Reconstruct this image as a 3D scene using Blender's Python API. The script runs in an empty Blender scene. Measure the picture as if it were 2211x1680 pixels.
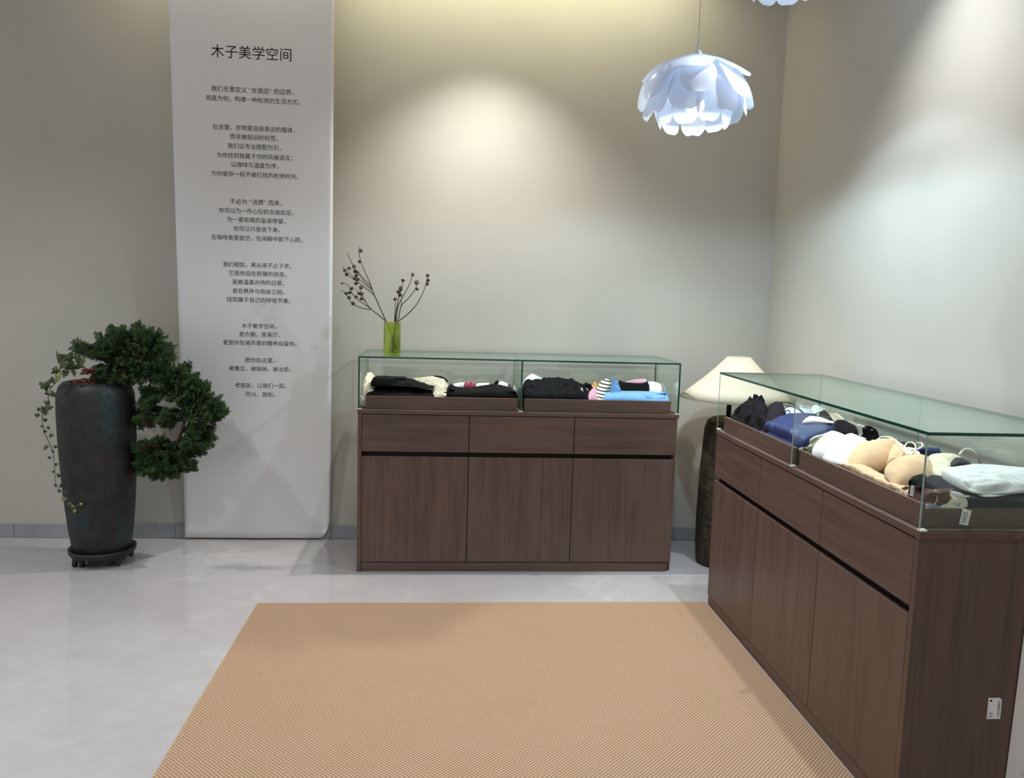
import bpy, bmesh, math, random
from mathutils import Vector, Matrix, noise

# ------------------------------------------------------------------ camera, world, lights, exposure
S = bpy.context.scene
FOC, YAW, PITCH, ROLL = 1771.30848, 0.08586, -0.11495, 0.02946      # focal length in pixels of a 2211 px wide frame
CAM = Vector((0.38132, -3.7642, 1.31214))
_fwd = Vector((math.sin(YAW)*math.cos(PITCH), math.cos(YAW)*math.cos(PITCH), math.sin(PITCH)))
_r0 = Vector((math.cos(YAW), -math.sin(YAW), 0)); _u0 = _r0.cross(_fwd)
_right = _r0*math.cos(ROLL) + _u0*math.sin(ROLL)
_up = -_r0*math.sin(ROLL) + _u0*math.cos(ROLL)
cd = bpy.data.cameras.new('camera'); cam = bpy.data.objects.new('camera', cd); S.collection.objects.link(cam)
cd.sensor_fit = 'HORIZONTAL'; cd.sensor_width = 36.0; cd.lens = 36.0*FOC/2211.0
cd.clip_start = 0.05
M3 = Matrix((_right, _up, -_fwd)).transposed()
cam.matrix_world = Matrix.Translation(CAM) @ M3.to_4x4()
S.camera = cam

S.view_settings.view_transform = 'Standard'; S.view_settings.look = 'None'
S.view_settings.gamma = 1.0; S.view_settings.use_curve_mapping = False
S.view_settings.exposure = 0.0

wd = bpy.data.worlds.new('world'); S.world = wd; wd.use_nodes = True
bg = wd.node_tree.nodes['Background']; bg.inputs['Color'].default_value = (0.95, 0.97, 1.0, 1); bg.inputs['Strength'].default_value = 0.70

YW, XR, CEIL = 0.525, 2.12, 2.90          # back wall, right wall, ceiling height

def light(kind, name, loc, energy, color, aim=None, **kw):
    d = bpy.data.lights.new(name, kind); d.energy = energy; d.color = color
    for k, v in kw.items(): setattr(d, k, v)
    o = bpy.data.objects.new(name, d); S.collection.objects.link(o); o.location = loc
    if aim is not None:
        o.rotation_euler = (Vector(aim) - Vector(loc)).to_track_quat('-Z', 'Y').to_euler()
    return o
WARM = (1.0, 0.86, 0.70); NEUT = (1.0, 0.95, 0.88); COOL = (0.64, 0.87, 1.0); CLEAN = (0.96, 0.98, 1.0)
# recessed ceiling spots (two wash the walls, the others light the floor)
light('SPOT', 'spot_back_wall', (0.56, 0.10, 2.88), 200, (1.0, 0.965, 0.91), (0.58, -0.42, 0.0), spot_size=math.radians(108), spot_blend=0.95, shadow_soft_size=0.03)
light('SPOT', 'spot_right_wall', (1.84, -1.05, 2.88), 165, CLEAN, (1.05, -1.15, 0.0), spot_size=math.radians(108), spot_blend=1.0, shadow_soft_size=0.03)
light('SPOT', 'spot_plant', (-1.75, -1.1, 2.88), 100, CLEAN, (-1.65, -0.8, 0.0), spot_size=math.radians(112), spot_blend=1.0, shadow_soft_size=0.05)
light('SPOT', 'spot_entry', (-0.9, -2.8, 2.88), 105, CLEAN, (-0.9, -2.5, 0.0), spot_size=math.radians(112), spot_blend=0.8, shadow_soft_size=0.06)
light('SPOT', 'spot_front', (0.9, -2.4, 2.88), 75, CLEAN, (0.9, -2.2, 0.0), spot_size=math.radians(112), spot_blend=0.8, shadow_soft_size=0.06)
# LED strip lying in the ceiling cove above the back wall
light('AREA', 'cove_strip', (0.27, 0.21, 2.94), 10.5, (1.0, 0.94, 0.64), (0.27, 0.62, 2.60), shape='RECTANGLE', size=2.70, size_y=0.03)

# ------------------------------------------------------------------ helpers
def at(px, py, axis, val):
    """point of the room seen at a pixel of the photograph, on the plane axis = val"""
    d = _fwd + _right*((px-1105.5)/FOC) - _up*((py-840)/FOC)
    return CAM + d*((val-CAM[axis])/d[axis])

def link(o): S.collection.objects.link(o); return o
def tag(o, label=None, cat=None, group=None, kind=None):
    if label: o['label'] = label
    if cat: o['category'] = cat
    if group: o['group'] = group
    if kind: o['kind'] = kind
    return o
def empty(name, loc=(0,0,0), rot=(0,0,0)):
    o = bpy.data.objects.new(name, None); link(o); o.location = loc; o.rotation_euler = rot
    o.empty_display_size = 0.05
    return o

class MB:
    """collects shapes into one mesh"""
    def __init__(s): s.v = []; s.f = []; s.m = []; s.sm = []
    def add(s, verts, faces, mi=0, smooth=False):
        b = len(s.v); s.v += [tuple(v) for v in verts]
        for f in faces: s.f.append(tuple(b+i for i in f)); s.m.append(mi); s.sm.append(smooth)
    def box(s, lo, hi, bev=0.0, mi=0, edge_mi=None):
        lo = Vector(lo); hi = Vector(hi)
        if bev <= 0:
            x0,y0,z0 = lo; x1,y1,z1 = hi
            vs = [(x0,y0,z0),(x1,y0,z0),(x1,y1,z0),(x0,y1,z0),(x0,y0,z1),(x1,y0,z1),(x1,y1,z1),(x0,y1,z1)]
            s.add(vs, [(0,3,2,1),(4,5,6,7),(0,1,5,4),(1,2,6,5),(2,3,7,6),(3,0,4,7)], mi); return
        bm = bmesh.new(); bmesh.ops.create_cube(bm, size=1)
        d = hi-lo; c = (hi+lo)/2
        for v in bm.verts: v.co = Vector((v.co.x*d.x, v.co.y*d.y, v.co.z*d.z)) + c
        bmesh.ops.bevel(bm, geom=bm.edges[:], offset=min(bev, min(d)*0.45), segments=2, profile=0.5, affect='EDGES')
        s.bm(bm, mi); bm.free()
    def bm(s, bm, mi=0, smooth=False, mat=None):
        bm.verts.ensure_lookup_table(); bm.verts.index_update()
        s.add([(mat @ v.co if mat else v.co) for v in bm.verts], [[v.index for v in f.verts] for f in bm.faces], mi, smooth)
    def tube(s, path, r, n=8, mi=0, cap=True, flat=1.0):
        path = [Vector(p) for p in path]; rs = r if isinstance(r, (list, tuple)) else [r]*len(path)
        rings = []; prev = None
        for i, p in enumerate(path):
            t = (path[min(i+1, len(path)-1)] - path[max(i-1, 0)])
            if t.length < 1e-9: t = Vector((0,0,1))
            t.normalize()
            a = prev - t*prev.dot(t) if prev is not None else t.orthogonal()
            if a.length < 1e-6: a = t.orthogonal()
            a.normalize(); b = t.cross(a); prev = a
            rings.append([p + (a*math.cos(2*math.pi*k/n) + b*math.sin(2*math.pi*k/n)*flat)*rs[i] for k in range(n)])
        vs = [v for R in rings for v in R]; fs = []
        for i in range(len(rings)-1):
            for k in range(n):
                k2 = (k+1) % n
                fs.append((i*n+k, i*n+k2, (i+1)*n+k2, (i+1)*n+k))
        if cap:
            fs.append(tuple(range(n-1, -1, -1))); fs.append(tuple((len(rings)-1)*n+k for k in range(n)))
        s.add(vs, fs, mi, True)
    def lathe(s, prof, c=(0,0,0), n=48, mi=0, mod=None, close=False):
        c = Vector(c); vs = []; fs = []
        for i, (r, z) in enumerate(prof):
            for k in range(n):
                a = 2*math.pi*k/n; rr = r*(mod(a, z) if mod else 1)
                vs.append(c + Vector((rr*math.cos(a), rr*math.sin(a), z)))
        L = len(prof)
        for i in range(L-1 if not close else L):
            i2 = (i+1) % L
            for k in range(n):
                k2 = (k+1) % n
                fs.append((i*n+k, i*n+k2, i2*n+k2, i2*n+k))
        if not close:
            if prof[0][0] > 1e-5: fs.append(tuple(range(n-1, -1, -1)))
            if prof[-1][0] > 1e-5: fs.append(tuple((L-1)*n+k for k in range(n)))
        s.add(vs, fs, mi, True)
    def ball(s, c, r, seg=12, ring=8, mi=0, sc=(1,1,1), rot=None):
        bm = bmesh.new(); bmesh.ops.create_uvsphere(bm, u_segments=seg, v_segments=ring, radius=r)
        m = Matrix.Translation(c) @ (rot.to_4x4() if rot else Matrix()) @ Matrix.Diagonal((*sc, 1))
        s.bm(bm, mi, True, m); bm.free()
    def build(s, name, mats, parent=None, loc=None, autosmooth=None):
        me = bpy.data.meshes.new(name); me.from_pydata(s.v, [], s.f)
        for m in (mats if isinstance(mats, (list, tuple)) else [mats]): me.materials.append(m)
        me.polygons.foreach_set('material_index', s.m); me.polygons.foreach_set('use_smooth', s.sm)
        me.validate(); me.update()
        o = bpy.data.objects.new(name, me); link(o)
        if loc: o.location = loc
        if parent is not None: o.parent = parent
        return o

# ------------------------------------------------------------------ materials
def srgb(r, g, b):
    f = lambda c: (c/255/12.92 if c/255 <= 0.04045 else ((c/255+0.055)/1.055)**2.4)
    return (f(r), f(g), f(b), 1)
class NT:
    def __init__(s, name):
        s.mat = bpy.data.materials.new(name); s.mat.use_nodes = True
        s.t = s.mat.node_tree; s.t.nodes.clear(); s.out = s.n('ShaderNodeOutputMaterial')
    def n(s, kind, **kw):
        nd = s.t.nodes.new(kind)
        for k, v in kw.items(): setattr(nd, k, v)
        return nd
    def l(s, a, b): s.t.links.new(a, b)
    def surf(s, sh): s.l(sh, s.out.inputs['Surface'])
    def coord(s, scale=(1,1,1), rot=(0,0,0), kind='Object'):
        tc = s.n('ShaderNodeTexCoord'); mp = s.n('ShaderNodeMapping')
        mp.inputs['Scale'].default_value = scale; mp.inputs['Rotation'].default_value = rot
        s.l(tc.outputs[kind], mp.inputs['Vector']); return mp.outputs['Vector']
    def noise(s, vec, scale, detail=4, rough=0.55, dist=0.0):
        nd = s.n('ShaderNodeTexNoise'); nd.inputs['Scale'].default_value = scale; nd.inputs['Detail'].default_value = detail
        nd.inputs['Roughness'].default_value = rough; nd.inputs['Distortion'].default_value = dist
        if vec is not None: s.l(vec, nd.inputs['Vector'])
        return nd.outputs['Fac']
    def ramp(s, fac, stops):
        nd = s.n('ShaderNodeValToRGB'); e = nd.color_ramp.elements
        while len(e) < len(stops): e.new(0.5)
        for el, (p, c) in zip(e, stops): el.position = p; el.color = c
        s.l(fac, nd.inputs['Fac']); return nd.outputs['Color']
    def math(s, op, a, b=None):
        nd = s.n('ShaderNodeMath', operation=op)
        for i, x in enumerate((a, b)):
            if x is None: continue
            if isinstance(x, (int, float)): nd.inputs[i].default_value = x
            else: s.l(x, nd.inputs[i])
        return nd.outputs[0]
    def mixc(s, fac, a, b):
        nd = s.n('ShaderNodeMix', data_type='RGBA')
        for i, x in ((0, fac), (6, a), (7, b)):
            if isinstance(x, (int, float, tuple)): nd.inputs[i].default_value = x
            else: s.l(x, nd.inputs[i])
        return nd.outputs[2]
    def pbr(s, color=None, rough=0.5, metal=0.0, spec=0.5, bump=None, bstr=0.3, bdist=0.002, **kw):
        p = s.n('ShaderNodeBsdfPrincipled')
        if isinstance(color, tuple): p.inputs['Base Color'].default_value = color
        elif color is not None: s.l(color, p.inputs['Base Color'])
        if isinstance(rough, (int, float)): p.inputs['Roughness'].default_value = rough
        else: s.l(rough, p.inputs['Roughness'])
        p.inputs['Metallic'].default_value = metal; p.inputs['Specular IOR Level'].default_value = spec
        for k, v in kw.items(): p.inputs[k.replace('_', ' ')].default_value = v
        if bump is not None:
            b = s.n('ShaderNodeBump'); b.inputs['Strength'].default_value = bstr; b.inputs['Distance'].default_value = bdist
            s.l(bump, b.inputs['Height']); s.l(b.outputs[0], p.inputs['Normal'])
        return p.outputs[0]

def simple(name, c, rough=0.6, metal=0.0, spec=0.5, var=0.12, vs=12, **kw):
    t = NT(name); v = t.coord()
    n = t.noise(v, vs, 4); d = tuple(x*(1-var) for x in c[:3])+(1,); b = tuple(min(1, x*(1+var)) for x in c[:3])+(1,)
    t.surf(t.pbr(t.ramp(n, [(0.3, d), (0.7, b)]), rough, metal, spec, **kw)); return t.mat
def fabric(name, c, rough=0.9, weave=900, var=0.10, spec=0.2, sheen=0.15, bstr=0.25):
    t = NT(name); v = t.coord(); n = t.noise(v, 25, 3); w = t.noise(v, weave, 2)
    d = tuple(x*(1-var) for x in c[:3])+(1,); b = tuple(min(1, x*(1+var)) for x in c[:3])+(1,)
    t.surf(t.pbr(t.ramp(n, [(0.3, d), (0.7, b)]), rough, 0, spec, bump=w, bstr=bstr, bdist=0.001, Sheen_Weight=(sheen if sum(c[:3]) > 0.6 else 0.0))); return t.mat
def lace(name, c, c2):
    t = NT(name); v = t.coord(); vo = t.n('ShaderNodeTexVoronoi'); vo.inputs['Scale'].default_value = 90; t.l(v, vo.inputs['Vector'])
    t.surf(t.pbr(t.ramp(vo.outputs['Distance'], [(0.15, c), (0.6, c2)]), 0.85, 0, 0.2, bump=vo.outputs['Distance'], bstr=0.7, bdist=0.003)); return t.mat
def wood(name, vertical=True, base=(95, 76, 67), dark=(73, 57, 50)):
    t = NT(name)
    v = t.coord((14, 14, 1.1) if vertical else (1.1, 14, 14))
    n1 = t.noise(v, 1.6, 6, 0.6, 0.9); v2 = t.coord((90, 90, 2.2) if vertical else (2.2, 90, 90)); n2 = t.noise(v2, 1.0, 3, 0.6)
    f = t.math('ADD', t.math('MULTIPLY', n1, 0.65), t.math('MULTIPLY', n2, 0.35))
    col = t.ramp(f, [(0.30, srgb(*dark)), (0.52, srgb(*base)), (0.72, srgb(*[min(255, int(c*1.10)) for c in base]))])
    t.surf(t.pbr(col, 0.42, 0, 0.35, bump=n2, bstr=0.10, bdist=0.001)); return t.mat
def glass(name, tint, lift=0.04):
    """thin clear architectural glass: what is behind shows through, Schlick reflection on top"""
    t = NT(name); tr = t.n('ShaderNodeBsdfTransparent'); tr.inputs['Color'].default_value = tint
    gl = t.n('ShaderNodeBsdfGlossy'); gl.inputs['Roughness'].default_value = 0.0; gl.inputs['Color'].default_value = (0.9, 1, 0.96, 1)
    lw = t.n('ShaderNodeLayerWeight'); lw.inputs['Blend'].default_value = 0.5
    f = t.math('ADD', t.math('MULTIPLY', t.math('POWER', lw.outputs['Facing'], 5.0), 0.9), lift)
    mx = t.n('ShaderNodeMixShader'); t.l(f, mx.inputs[0]); t.l(tr.outputs[0], mx.inputs[1]); t.l(gl.outputs[0], mx.inputs[2])
    t.surf(mx.outputs[0]); return t.mat

M = {}
def mats():
    # painted plaster
    for nm, c in (('wall_paint', (186, 183, 174)), ('ceiling_paint', (225, 222, 215))):
        t = NT(nm); v = t.coord(); n = t.noise(v, 2.2, 3); n2 = t.noise(v, 160, 3)
        a = srgb(*[x-3 for x in c]); b = srgb(*[x+3 for x in c])
        t.surf(t.pbr(t.ramp(n, [(0.3, a), (0.7, b)]), 0.75, 0, 0.25, bump=n2, bstr=0.06, bdist=0.001)); M[nm] = t.mat
    # polished pale porcelain floor
    t = NT('floor_tile'); v = t.coord(); n = t.noise(v, 1.3, 6, 0.6, 0.8); n2 = t.noise(v, 6, 5, 0.6, 1.5)
    f = t.math('ADD', t.math('MULTIPLY', n, 0.6), t.math('MULTIPLY', n2, 0.4))
    col = t.ramp(f, [(0.32, srgb(164, 161, 163)), (0.55, srgb(174, 171, 173)), (0.64, srgb(184, 181, 182))])
    t.surf(t.pbr(col, t.math('ADD', t.math('MULTIPLY', n2, 0.05), 0.035), 0, 0.75)); M['floor_tile'] = t.mat
    t = NT('baseboard_stone'); v = t.coord(); n = t.noise(v, 8, 5)
    t.surf(t.pbr(t.ramp(n, [(0.3, srgb(140, 143, 148)), (0.7, srgb(154, 157, 161))]), 0.3, 0, 0.5)); M['baseboard_stone'] = t.mat
    M['grout'] = simple('grout', srgb(105, 108, 112), 0.8)
    # woven straw rug
    t = NT('straw_weave'); v = t.coord(rot=(0, 0, 0.0)); sp = t.n('ShaderNodeSeparateXYZ'); t.l(v, sp.inputs[0])
    K = 2*math.pi/0.0125
    wob = t.math('MULTIPLY', t.noise(v, 30, 2), 2.4)
    sx = t.math('SINE', t.math('ADD', t.math('MULTIPLY', sp.outputs['X'], K), wob))
    sy = t.math('SINE', t.math('ADD', t.math('MULTIPLY', sp.outputs['Y'], K), wob))
    w = t.math('ADD', t.math('MULTIPLY', t.math('MULTIPLY', sx, sy), 0.5), 0.5)
    fine = t.noise(v, 420, 2)
    h = t.math('ADD', t.math('MULTIPLY', w, 0.7), t.math('MULTIPLY', fine, 0.3))
    blot = t.noise(v, 5, 4)
    hi = t.mixc(blot, srgb(196, 162, 138), srgb(186, 158, 128)); lo = t.mixc(blot, srgb(108, 82, 66), srgb(102, 84, 62))
    cr = t.ramp(h, [(0.25, (0, 0, 0, 1)), (0.75, (1, 1, 1, 1))])
    t.surf(t.pbr(t.mixc(cr, lo, hi), 0.8, 0, 0.2, bump=h, bstr=0.5, bdist=0.003)); M['straw_weave'] = t.mat
    M['rug_binding'] = fabric('rug_binding', srgb(168, 140, 92))
    M['wood_v'] = wood('walnut_vertical', True); M['wood_h'] = wood('walnut_horizontal', False)
    M['black_gap'] = simple('black_recess', srgb(16, 13, 13), 0.7)
    M['glass'] = glass('clear_glass', (0.955, 0.985, 0.97, 1))
    M['glass_edge'] = simple('glass_cut_edge', srgb(12, 66, 54), 0.15, 0, 0.6)
    M['glass_edge_lit'] = simple('glass_lit_edge', srgb(128, 150, 142), 0.08, 0, 0.9)  # pale copy of the green edge, light caught on it put into the colour
    M['clip'] = simple('clear_plastic', srgb(205, 208, 204), 0.25)
    # banner cloth
    t = NT('banner_cloth'); v = t.coord(); n = t.noise(v, 700, 2)
    t.surf(t.pbr(srgb(229, 229, 230), 0.9, 0, 0.1, bump=n, bstr=0.08, bdist=0.0005)); M['banner'] = t.mat
    M['ink'] = simple('printed_ink', srgb(44, 42, 42), 0.9, 0, 0.1)
    # glazed dark pot with teal patches of glaze
    t = NT('pot_glaze'); v = t.coord(); n = t.noise(v, 14, 8, 0.75); n2 = t.noise(v, 60, 4)
    base = t.ramp(n, [(0.35, srgb(20, 20, 20)), (0.5, srgb(34, 33, 32)), (0.66, srgb(46, 44, 42))])
    def patch(cx, cy, cz, rx, rz):
        mp = t.n('ShaderNodeMapping'); tc = t.n('ShaderNodeTexCoord'); t.l(tc.outputs['Object'], mp.inputs['Vector'])
        mp.inputs['Location'].default_value = (-cx/rx, -cy/rx, -cz/rz); mp.inputs['Scale'].default_value = (1/rx, 1/rx, 1/rz)
        ln = t.n('ShaderNodeVectorMath', operation='LENGTH'); t.l(mp.outputs[0], ln.inputs[0])
        d = t.math('ADD', ln.outputs['Value'], t.math('MULTIPLY', t.math('SUBTRACT', n, 0.5), 1.6))
        return t.ramp(d, [(0.35, (1, 1, 1, 1)), (1.0, (0, 0, 0, 1))])
    f = t.math('MAXIMUM', t.math('MAXIMUM', patch(0.10, -0.12, 0.66, 0.075, 0.19), patch(-0.05, -0.13, 0.18, 0.07, 0.08)), patch(0.11, -0.06, 0.10, 0.05, 0.14))
    col = t.mixc(t.math('MULTIPLY', t.math('MULTIPLY', f, t.ramp(n2, [(0.40, (0.15, 0.15, 0.15, 1)), (0.60, (1, 1, 1, 1))])), 0.75), base, srgb(18, 62, 66))
    t.surf(t.pbr(col, 0.5, 0, 0.4, bump=n2, bstr=0.3, bdist=0.003)); M['pot'] = t.mat
    M['caddy'] = simple('black_plastic', srgb(22, 22, 23), 0.45)
    M['bark'] = simple('bark', srgb(66, 52, 38), 0.9, vs=60)
    M['mulch'] = simple('red_bark', srgb(104, 58, 40), 0.9, var=0.4, vs=50)
    t = NT('juniper_green'); v = t.coord(); n = t.noise(v, 22, 3)
    t.surf(t.pbr(t.ramp(n, [(0.3, srgb(26, 50, 26)), (0.5, srgb(44, 74, 34)), (0.72, srgb(74, 98, 46))]), 0.55, 0, 0.35)); M['juniper'] = t.mat
    M['juniper_brown'] = simple('juniper_dry', srgb(70, 58, 40), 0.8, var=0.3, vs=40)
    t = NT('ivy_green'); v = t.coord(); n = t.noise(v, 40, 3)
    t.surf(t.pbr(t.ramp(n, [(0.35, srgb(40, 52, 26)), (0.7, srgb(74, 88, 44))]), 0.45, 0, 0.4)); M['ivy'] = t.mat
    t = NT('ivy_young'); t.surf(t.pbr(srgb(118, 136, 74), 0.5)); M['ivy_young'] = t.mat
    M['stem'] = simple('dry_stem', srgb(64, 52, 42), 0.85, vs=60)
    M['pod'] = simple('seed_pod', srgb(80, 70, 62), 0.8, var=0.4, vs=80)
    # green glass vase
    t = NT('green_glass'); tr = t.n('ShaderNodeBsdfTransparent'); tr.inputs['Color'].default_value = (0.78, 0.85, 0.48, 1)
    df = t.n('ShaderNodeBsdfTranslucent'); df.inputs['Color'].default_value = (0.46, 0.58, 0.16, 1)
    gl = t.n('ShaderNodeBsdfGlossy'); gl.inputs['Roughness'].default_value = 0.05
    lw = t.n('ShaderNodeLayerWeight'); m1 = t.n('ShaderNodeMixShader'); m1.inputs[0].default_value = 0.30
    t.l(tr.outputs[0], m1.inputs[1]); t.l(df.outputs[0], m1.inputs[2])
    f = t.math('ADD', t.math('MULTIPLY', t.math('POWER', lw.outputs['Facing'], 4.0), 0.7), 0.05)
    m2 = t.n('ShaderNodeMixShader'); t.l(f, m2.inputs[0]); t.l(m1.outputs[0], m2.inputs[1]); t.l(gl.outputs[0], m2.inputs[2]); t.surf(m2.outputs[0]); M['vase'] = t.mat
    # lamp things
    t = NT('frosted_petal'); tr = t.n('ShaderNodeBsdfTranslucent'); tr.inputs['Color'].default_value = (0.72, 0.82, 0.96, 1)
    df = t.n('ShaderNodeBsdfDiffuse'); df.inputs['Color'].default_value = (0.76, 0.81, 0.90, 1)
    tp = t.n('ShaderNodeBsdfTransparent'); m1 = t.n('ShaderNodeMixShader'); m1.inputs[0].default_value = 0.5
    t.l(tr.outputs[0], m1.inputs[1]); t.l(df.outputs[0], m1.inputs[2])
    m2 = t.n('ShaderNodeMixShader'); m2.inputs[0].default_value = 0.12; t.l(m1.outputs[0], m2.inputs[1]); t.l(tp.outputs[0], m2.inputs[2])
    gl = t.n('ShaderNodeBsdfGlossy'); gl.inputs['Roughness'].default_value = 0.3; m3 = t.n('ShaderNodeMixShader'); m3.inputs[0].default_value = 0.04
    t.l(m2.outputs[0], m3.inputs[1]); t.l(gl.outputs[0], m3.inputs[2]); t.surf(m3.outputs[0]); M['petal'] = t.mat
    t = NT('bulb_glow'); e = t.n('ShaderNodeEmission'); e.inputs['Color'].default_value = (0.85, 0.94, 1, 1); e.inputs['Strength'].default_value = 8; t.surf(e.outputs[0]); M['bulb'] = t.mat
    M['cord'] = simple('white_cord', srgb(190, 186, 180), 0.5)
    M['white_metal'] = simple('white_metal', srgb(215, 215, 218), 0.3)
    t = NT('lampshade_linen'); v = t.coord(); n = t.noise(v, 300, 2)
    tr = t.n('ShaderNodeBsdfTranslucent'); tr.inputs['Color'].default_value = (0.80, 0.74, 0.62, 1)
    p = t.pbr(srgb(232, 224, 206), 0.9, 0, 0.1, bump=n, bstr=0.1, bdist=0.0006)
    mx = t.n('ShaderNodeMixShader'); mx.inputs[0].default_value = 0.35; t.l(p, mx.inputs[1]); t.l(tr.outputs[0], mx.inputs[2]); t.surf(mx.outputs[0]); M['shade'] = t.mat
    t = NT('carved_dark_wood'); v = t.coord((40, 40, 6)); n = t.noise(v, 1.5, 5, 0.7); v2 = t.coord((14, 14, 110)); n2 = t.noise(v2, 1.0, 2)
    f = t.math('ADD', t.math('MULTIPLY', n, 0.5), t.math('MULTIPLY', n2, 0.5))
    t.surf(t.pbr(t.ramp(f, [(0.35, srgb(28, 24, 18)), (0.6, srgb(70, 62, 48)), (0.75, srgb(104, 96, 78))]), 0.7, 0, 0.3, bump=f, bstr=0.8, bdist=0.006)); M['carved'] = t.mat
    M['black_metal'] = simple('black_metal', srgb(18, 17, 17), 0.4)
    t = NT('scuffed_board'); v = t.coord(); n = t.noise(v, 9, 5, 0.7, 1.0); n2 = t.noise(v, 40, 5)
    s_ = t.math('MULTIPLY', t.ramp(n, [(0.62, (0, 0, 0, 1)), (0.70, (1, 1, 1, 1))]), n2)
    t.surf(t.pbr(t.mixc(s_, srgb(222, 218, 214), srgb(110, 96, 84)), 0.6, 0, 0.3)); M['board'] = t.mat
    # garments
    F = {'black': (8, 8, 10), 'charcoal': (40, 42, 48), 'navy': (36, 46, 90), 'cream': (226, 218, 200), 'ivory': (216, 210, 184), 'white': (222, 224, 225),
         'beige': (214, 184, 146), 'blue': (122, 170, 220), 'pink': (214, 160, 186), 'mustard': (196, 150, 62), 'brown': (92, 66, 58), 'lavender': (150, 150, 172),
         'plum': (30, 22, 28), 'mint': (216, 230, 222), 'grey': (58, 55, 60), 'red': (150, 60, 80), 'peach': (228, 206, 182)}
    for k, c in F.items(): M[k] = fabric('cloth_'+k, srgb(*c))
    M['satin_navy'] = fabric('satin_navy', srgb(38, 50, 98), rough=0.5, spec=0.4, sheen=0.3, bstr=0.05)
    M['black_lace'] = lace('black_lace', srgb(6, 5, 8), srgb(18, 17, 23))
    M['cream_lace'] = lace('cream_lace', srgb(226, 220, 204), srgb(188, 180, 160))
    t = NT('zebra_stripe'); v = t.coord(); sp = t.n('ShaderNodeSeparateXYZ'); t.l(v, sp.inputs[0])
    w = t.math('SINE', t.math('ADD', t.math('MULTIPLY', sp.outputs['Z'], 420), t.math('MULTIPLY', sp.outputs['X'], 90)))
    t.surf(t.pbr(t.ramp(w, [(0.45, srgb(228, 222, 208)), (0.55, srgb(22, 20, 22))]), 0.85, 0, 0.2)); M['stripe'] = t.mat
    M['tag'] = simple('tag_card', srgb(228, 228, 226), 0.6, var=0.03)
    M['tag_ink'] = simple('tag_ink', srgb(90, 90, 94), 0.8)
    M['tag_black'] = simple('tag_black', srgb(26, 26, 28), 0.8)
mats()

# ------------------------------------------------------------------ the room
def structure(name, mb, mat): return tag(mb.build(name, mat), kind='structure')
b = MB(); b.box((-4.2, -7.5, -0.10), (XR+0.12, YW+0.12, 0.0)); structure('floor', b, M['floor_tile'])
b = MB(); b.box((-4.2, YW, 0.0), (XR+0.12, YW+0.12, 3.16)); structure('wall_back', b, M['wall_paint'])
b = MB(); b.box((XR, -7.5, 0.0), (XR+0.12, YW, 3.16)); structure('wall_right', b, M['wall_paint'])
b = MB()
b.box((-4.2, -7.5, CEIL), (XR, 0.15, CEIL+0.05)); b.box((-4.2, 0.11, CEIL+0.05), (XR, 0.15, 3.10)); b.box((-4.2, 0.11, 3.10), (XR, YW, 3.16))
b.box((-4.2, 0.15, CEIL), (-1.12, YW, CEIL+0.05)); b.box((1.66, 0.15, CEIL), (XR, YW, CEIL+0.05))
structure('ceiling', b, M['ceiling_paint'])
b = MB()
jx = [-4.2, -3.38, -2.585, -1.785, -0.985, -0.185, 0.615, 1.415, XR]
for a, c in zip(jx[:-1], jx[1:]): b.box((a+0.0008, YW-0.012, 0.001), (c-0.0008, YW, 0.073), 0.0012)
structure('baseboard_back', b, M['baseboard_stone'])
b = MB()
for k in range(8): b.box((XR-0.012, YW-0.013-0.8*(k+1)+0.0008, 0.001), (XR, YW-0.013-0.8*k-0.0008, 0.073), 0.0012)
structure('baseboard_right', b, M['baseboard_stone'])

# rug: thin woven slab with one soft crease across it, bound edge
RX0, RX1, RY0, RY1 = -0.363, 1.538, -3.2, -0.409
b = MB(); nx, ny = 24, 90; top = []
for j in range(ny+1):
    y = RY0 + (RY1-RY0)*j/ny
    for i in range(nx+1):
        x = RX0 + (RX1-RX0)*i/nx
        z = 0.008 + 0.0028*math.exp(-((y+1.255-0.012*x)/0.03)**2)
        dy = 0.006*noise.noise(Vector((x*2.2, 7, 0))) if j == ny else 0
        top.append((x, y+dy, z))
fs = [(j*(nx+1)+i, j*(nx+1)+i+1, (j+1)*(nx+1)+i+1, (j+1)*(nx+1)+i) for j in range(ny) for i in range(nx)]
b.add(top, fs, 0, True)
rug = b.build('woven_rug', M['straw_weave']); tag(rug, 'tan woven straw rug lying on the pale floor before the cabinets', 'rug')
b = MB(); N = len(top); loop = [i for i in range(nx+1)] + [j*(nx+1)+nx for j in range(1, ny+1)] + [ny*(nx+1)+i for i in range(nx-1, -1, -1)] + [j*(nx+1) for j in range(ny-1, 0, -1)]
path = [Vector(top[i]) - Vector((0, 0, 0.004)) for i in loop]; path.append(path[0])
b.tube(path, 0.0042, 8, cap=False); b.build('edge_binding', M['rug_binding'], rug)

# scuffed white board leaning beside the near cabinet
xa, xb = at(2210, 1376, 1, -1.917), at(2171, 1680, 1, -1.917)
sl = (xa.x-xb.x)/(xa.z-xb.z); x0 = xb.x - sl*xb.z
b = MB()
v = []
for y in (-1.947, -1.917):
    for (dx, z) in ((0, 0.0), (0.26, 0.0), (0.26, 0.72), (0, 0.72)): v.append((x0+dx+sl*z, y, z))
b.add(v, [(0,1,2,3), (7,6,5,4), (0,4,5,1), (1,5,6,2), (2,6,7,3), (3,7,4,0)])
tag(b.build('white_board', M['board']), 'scuffed white board standing at the end of the right-hand display cabinet', 'board')

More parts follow.
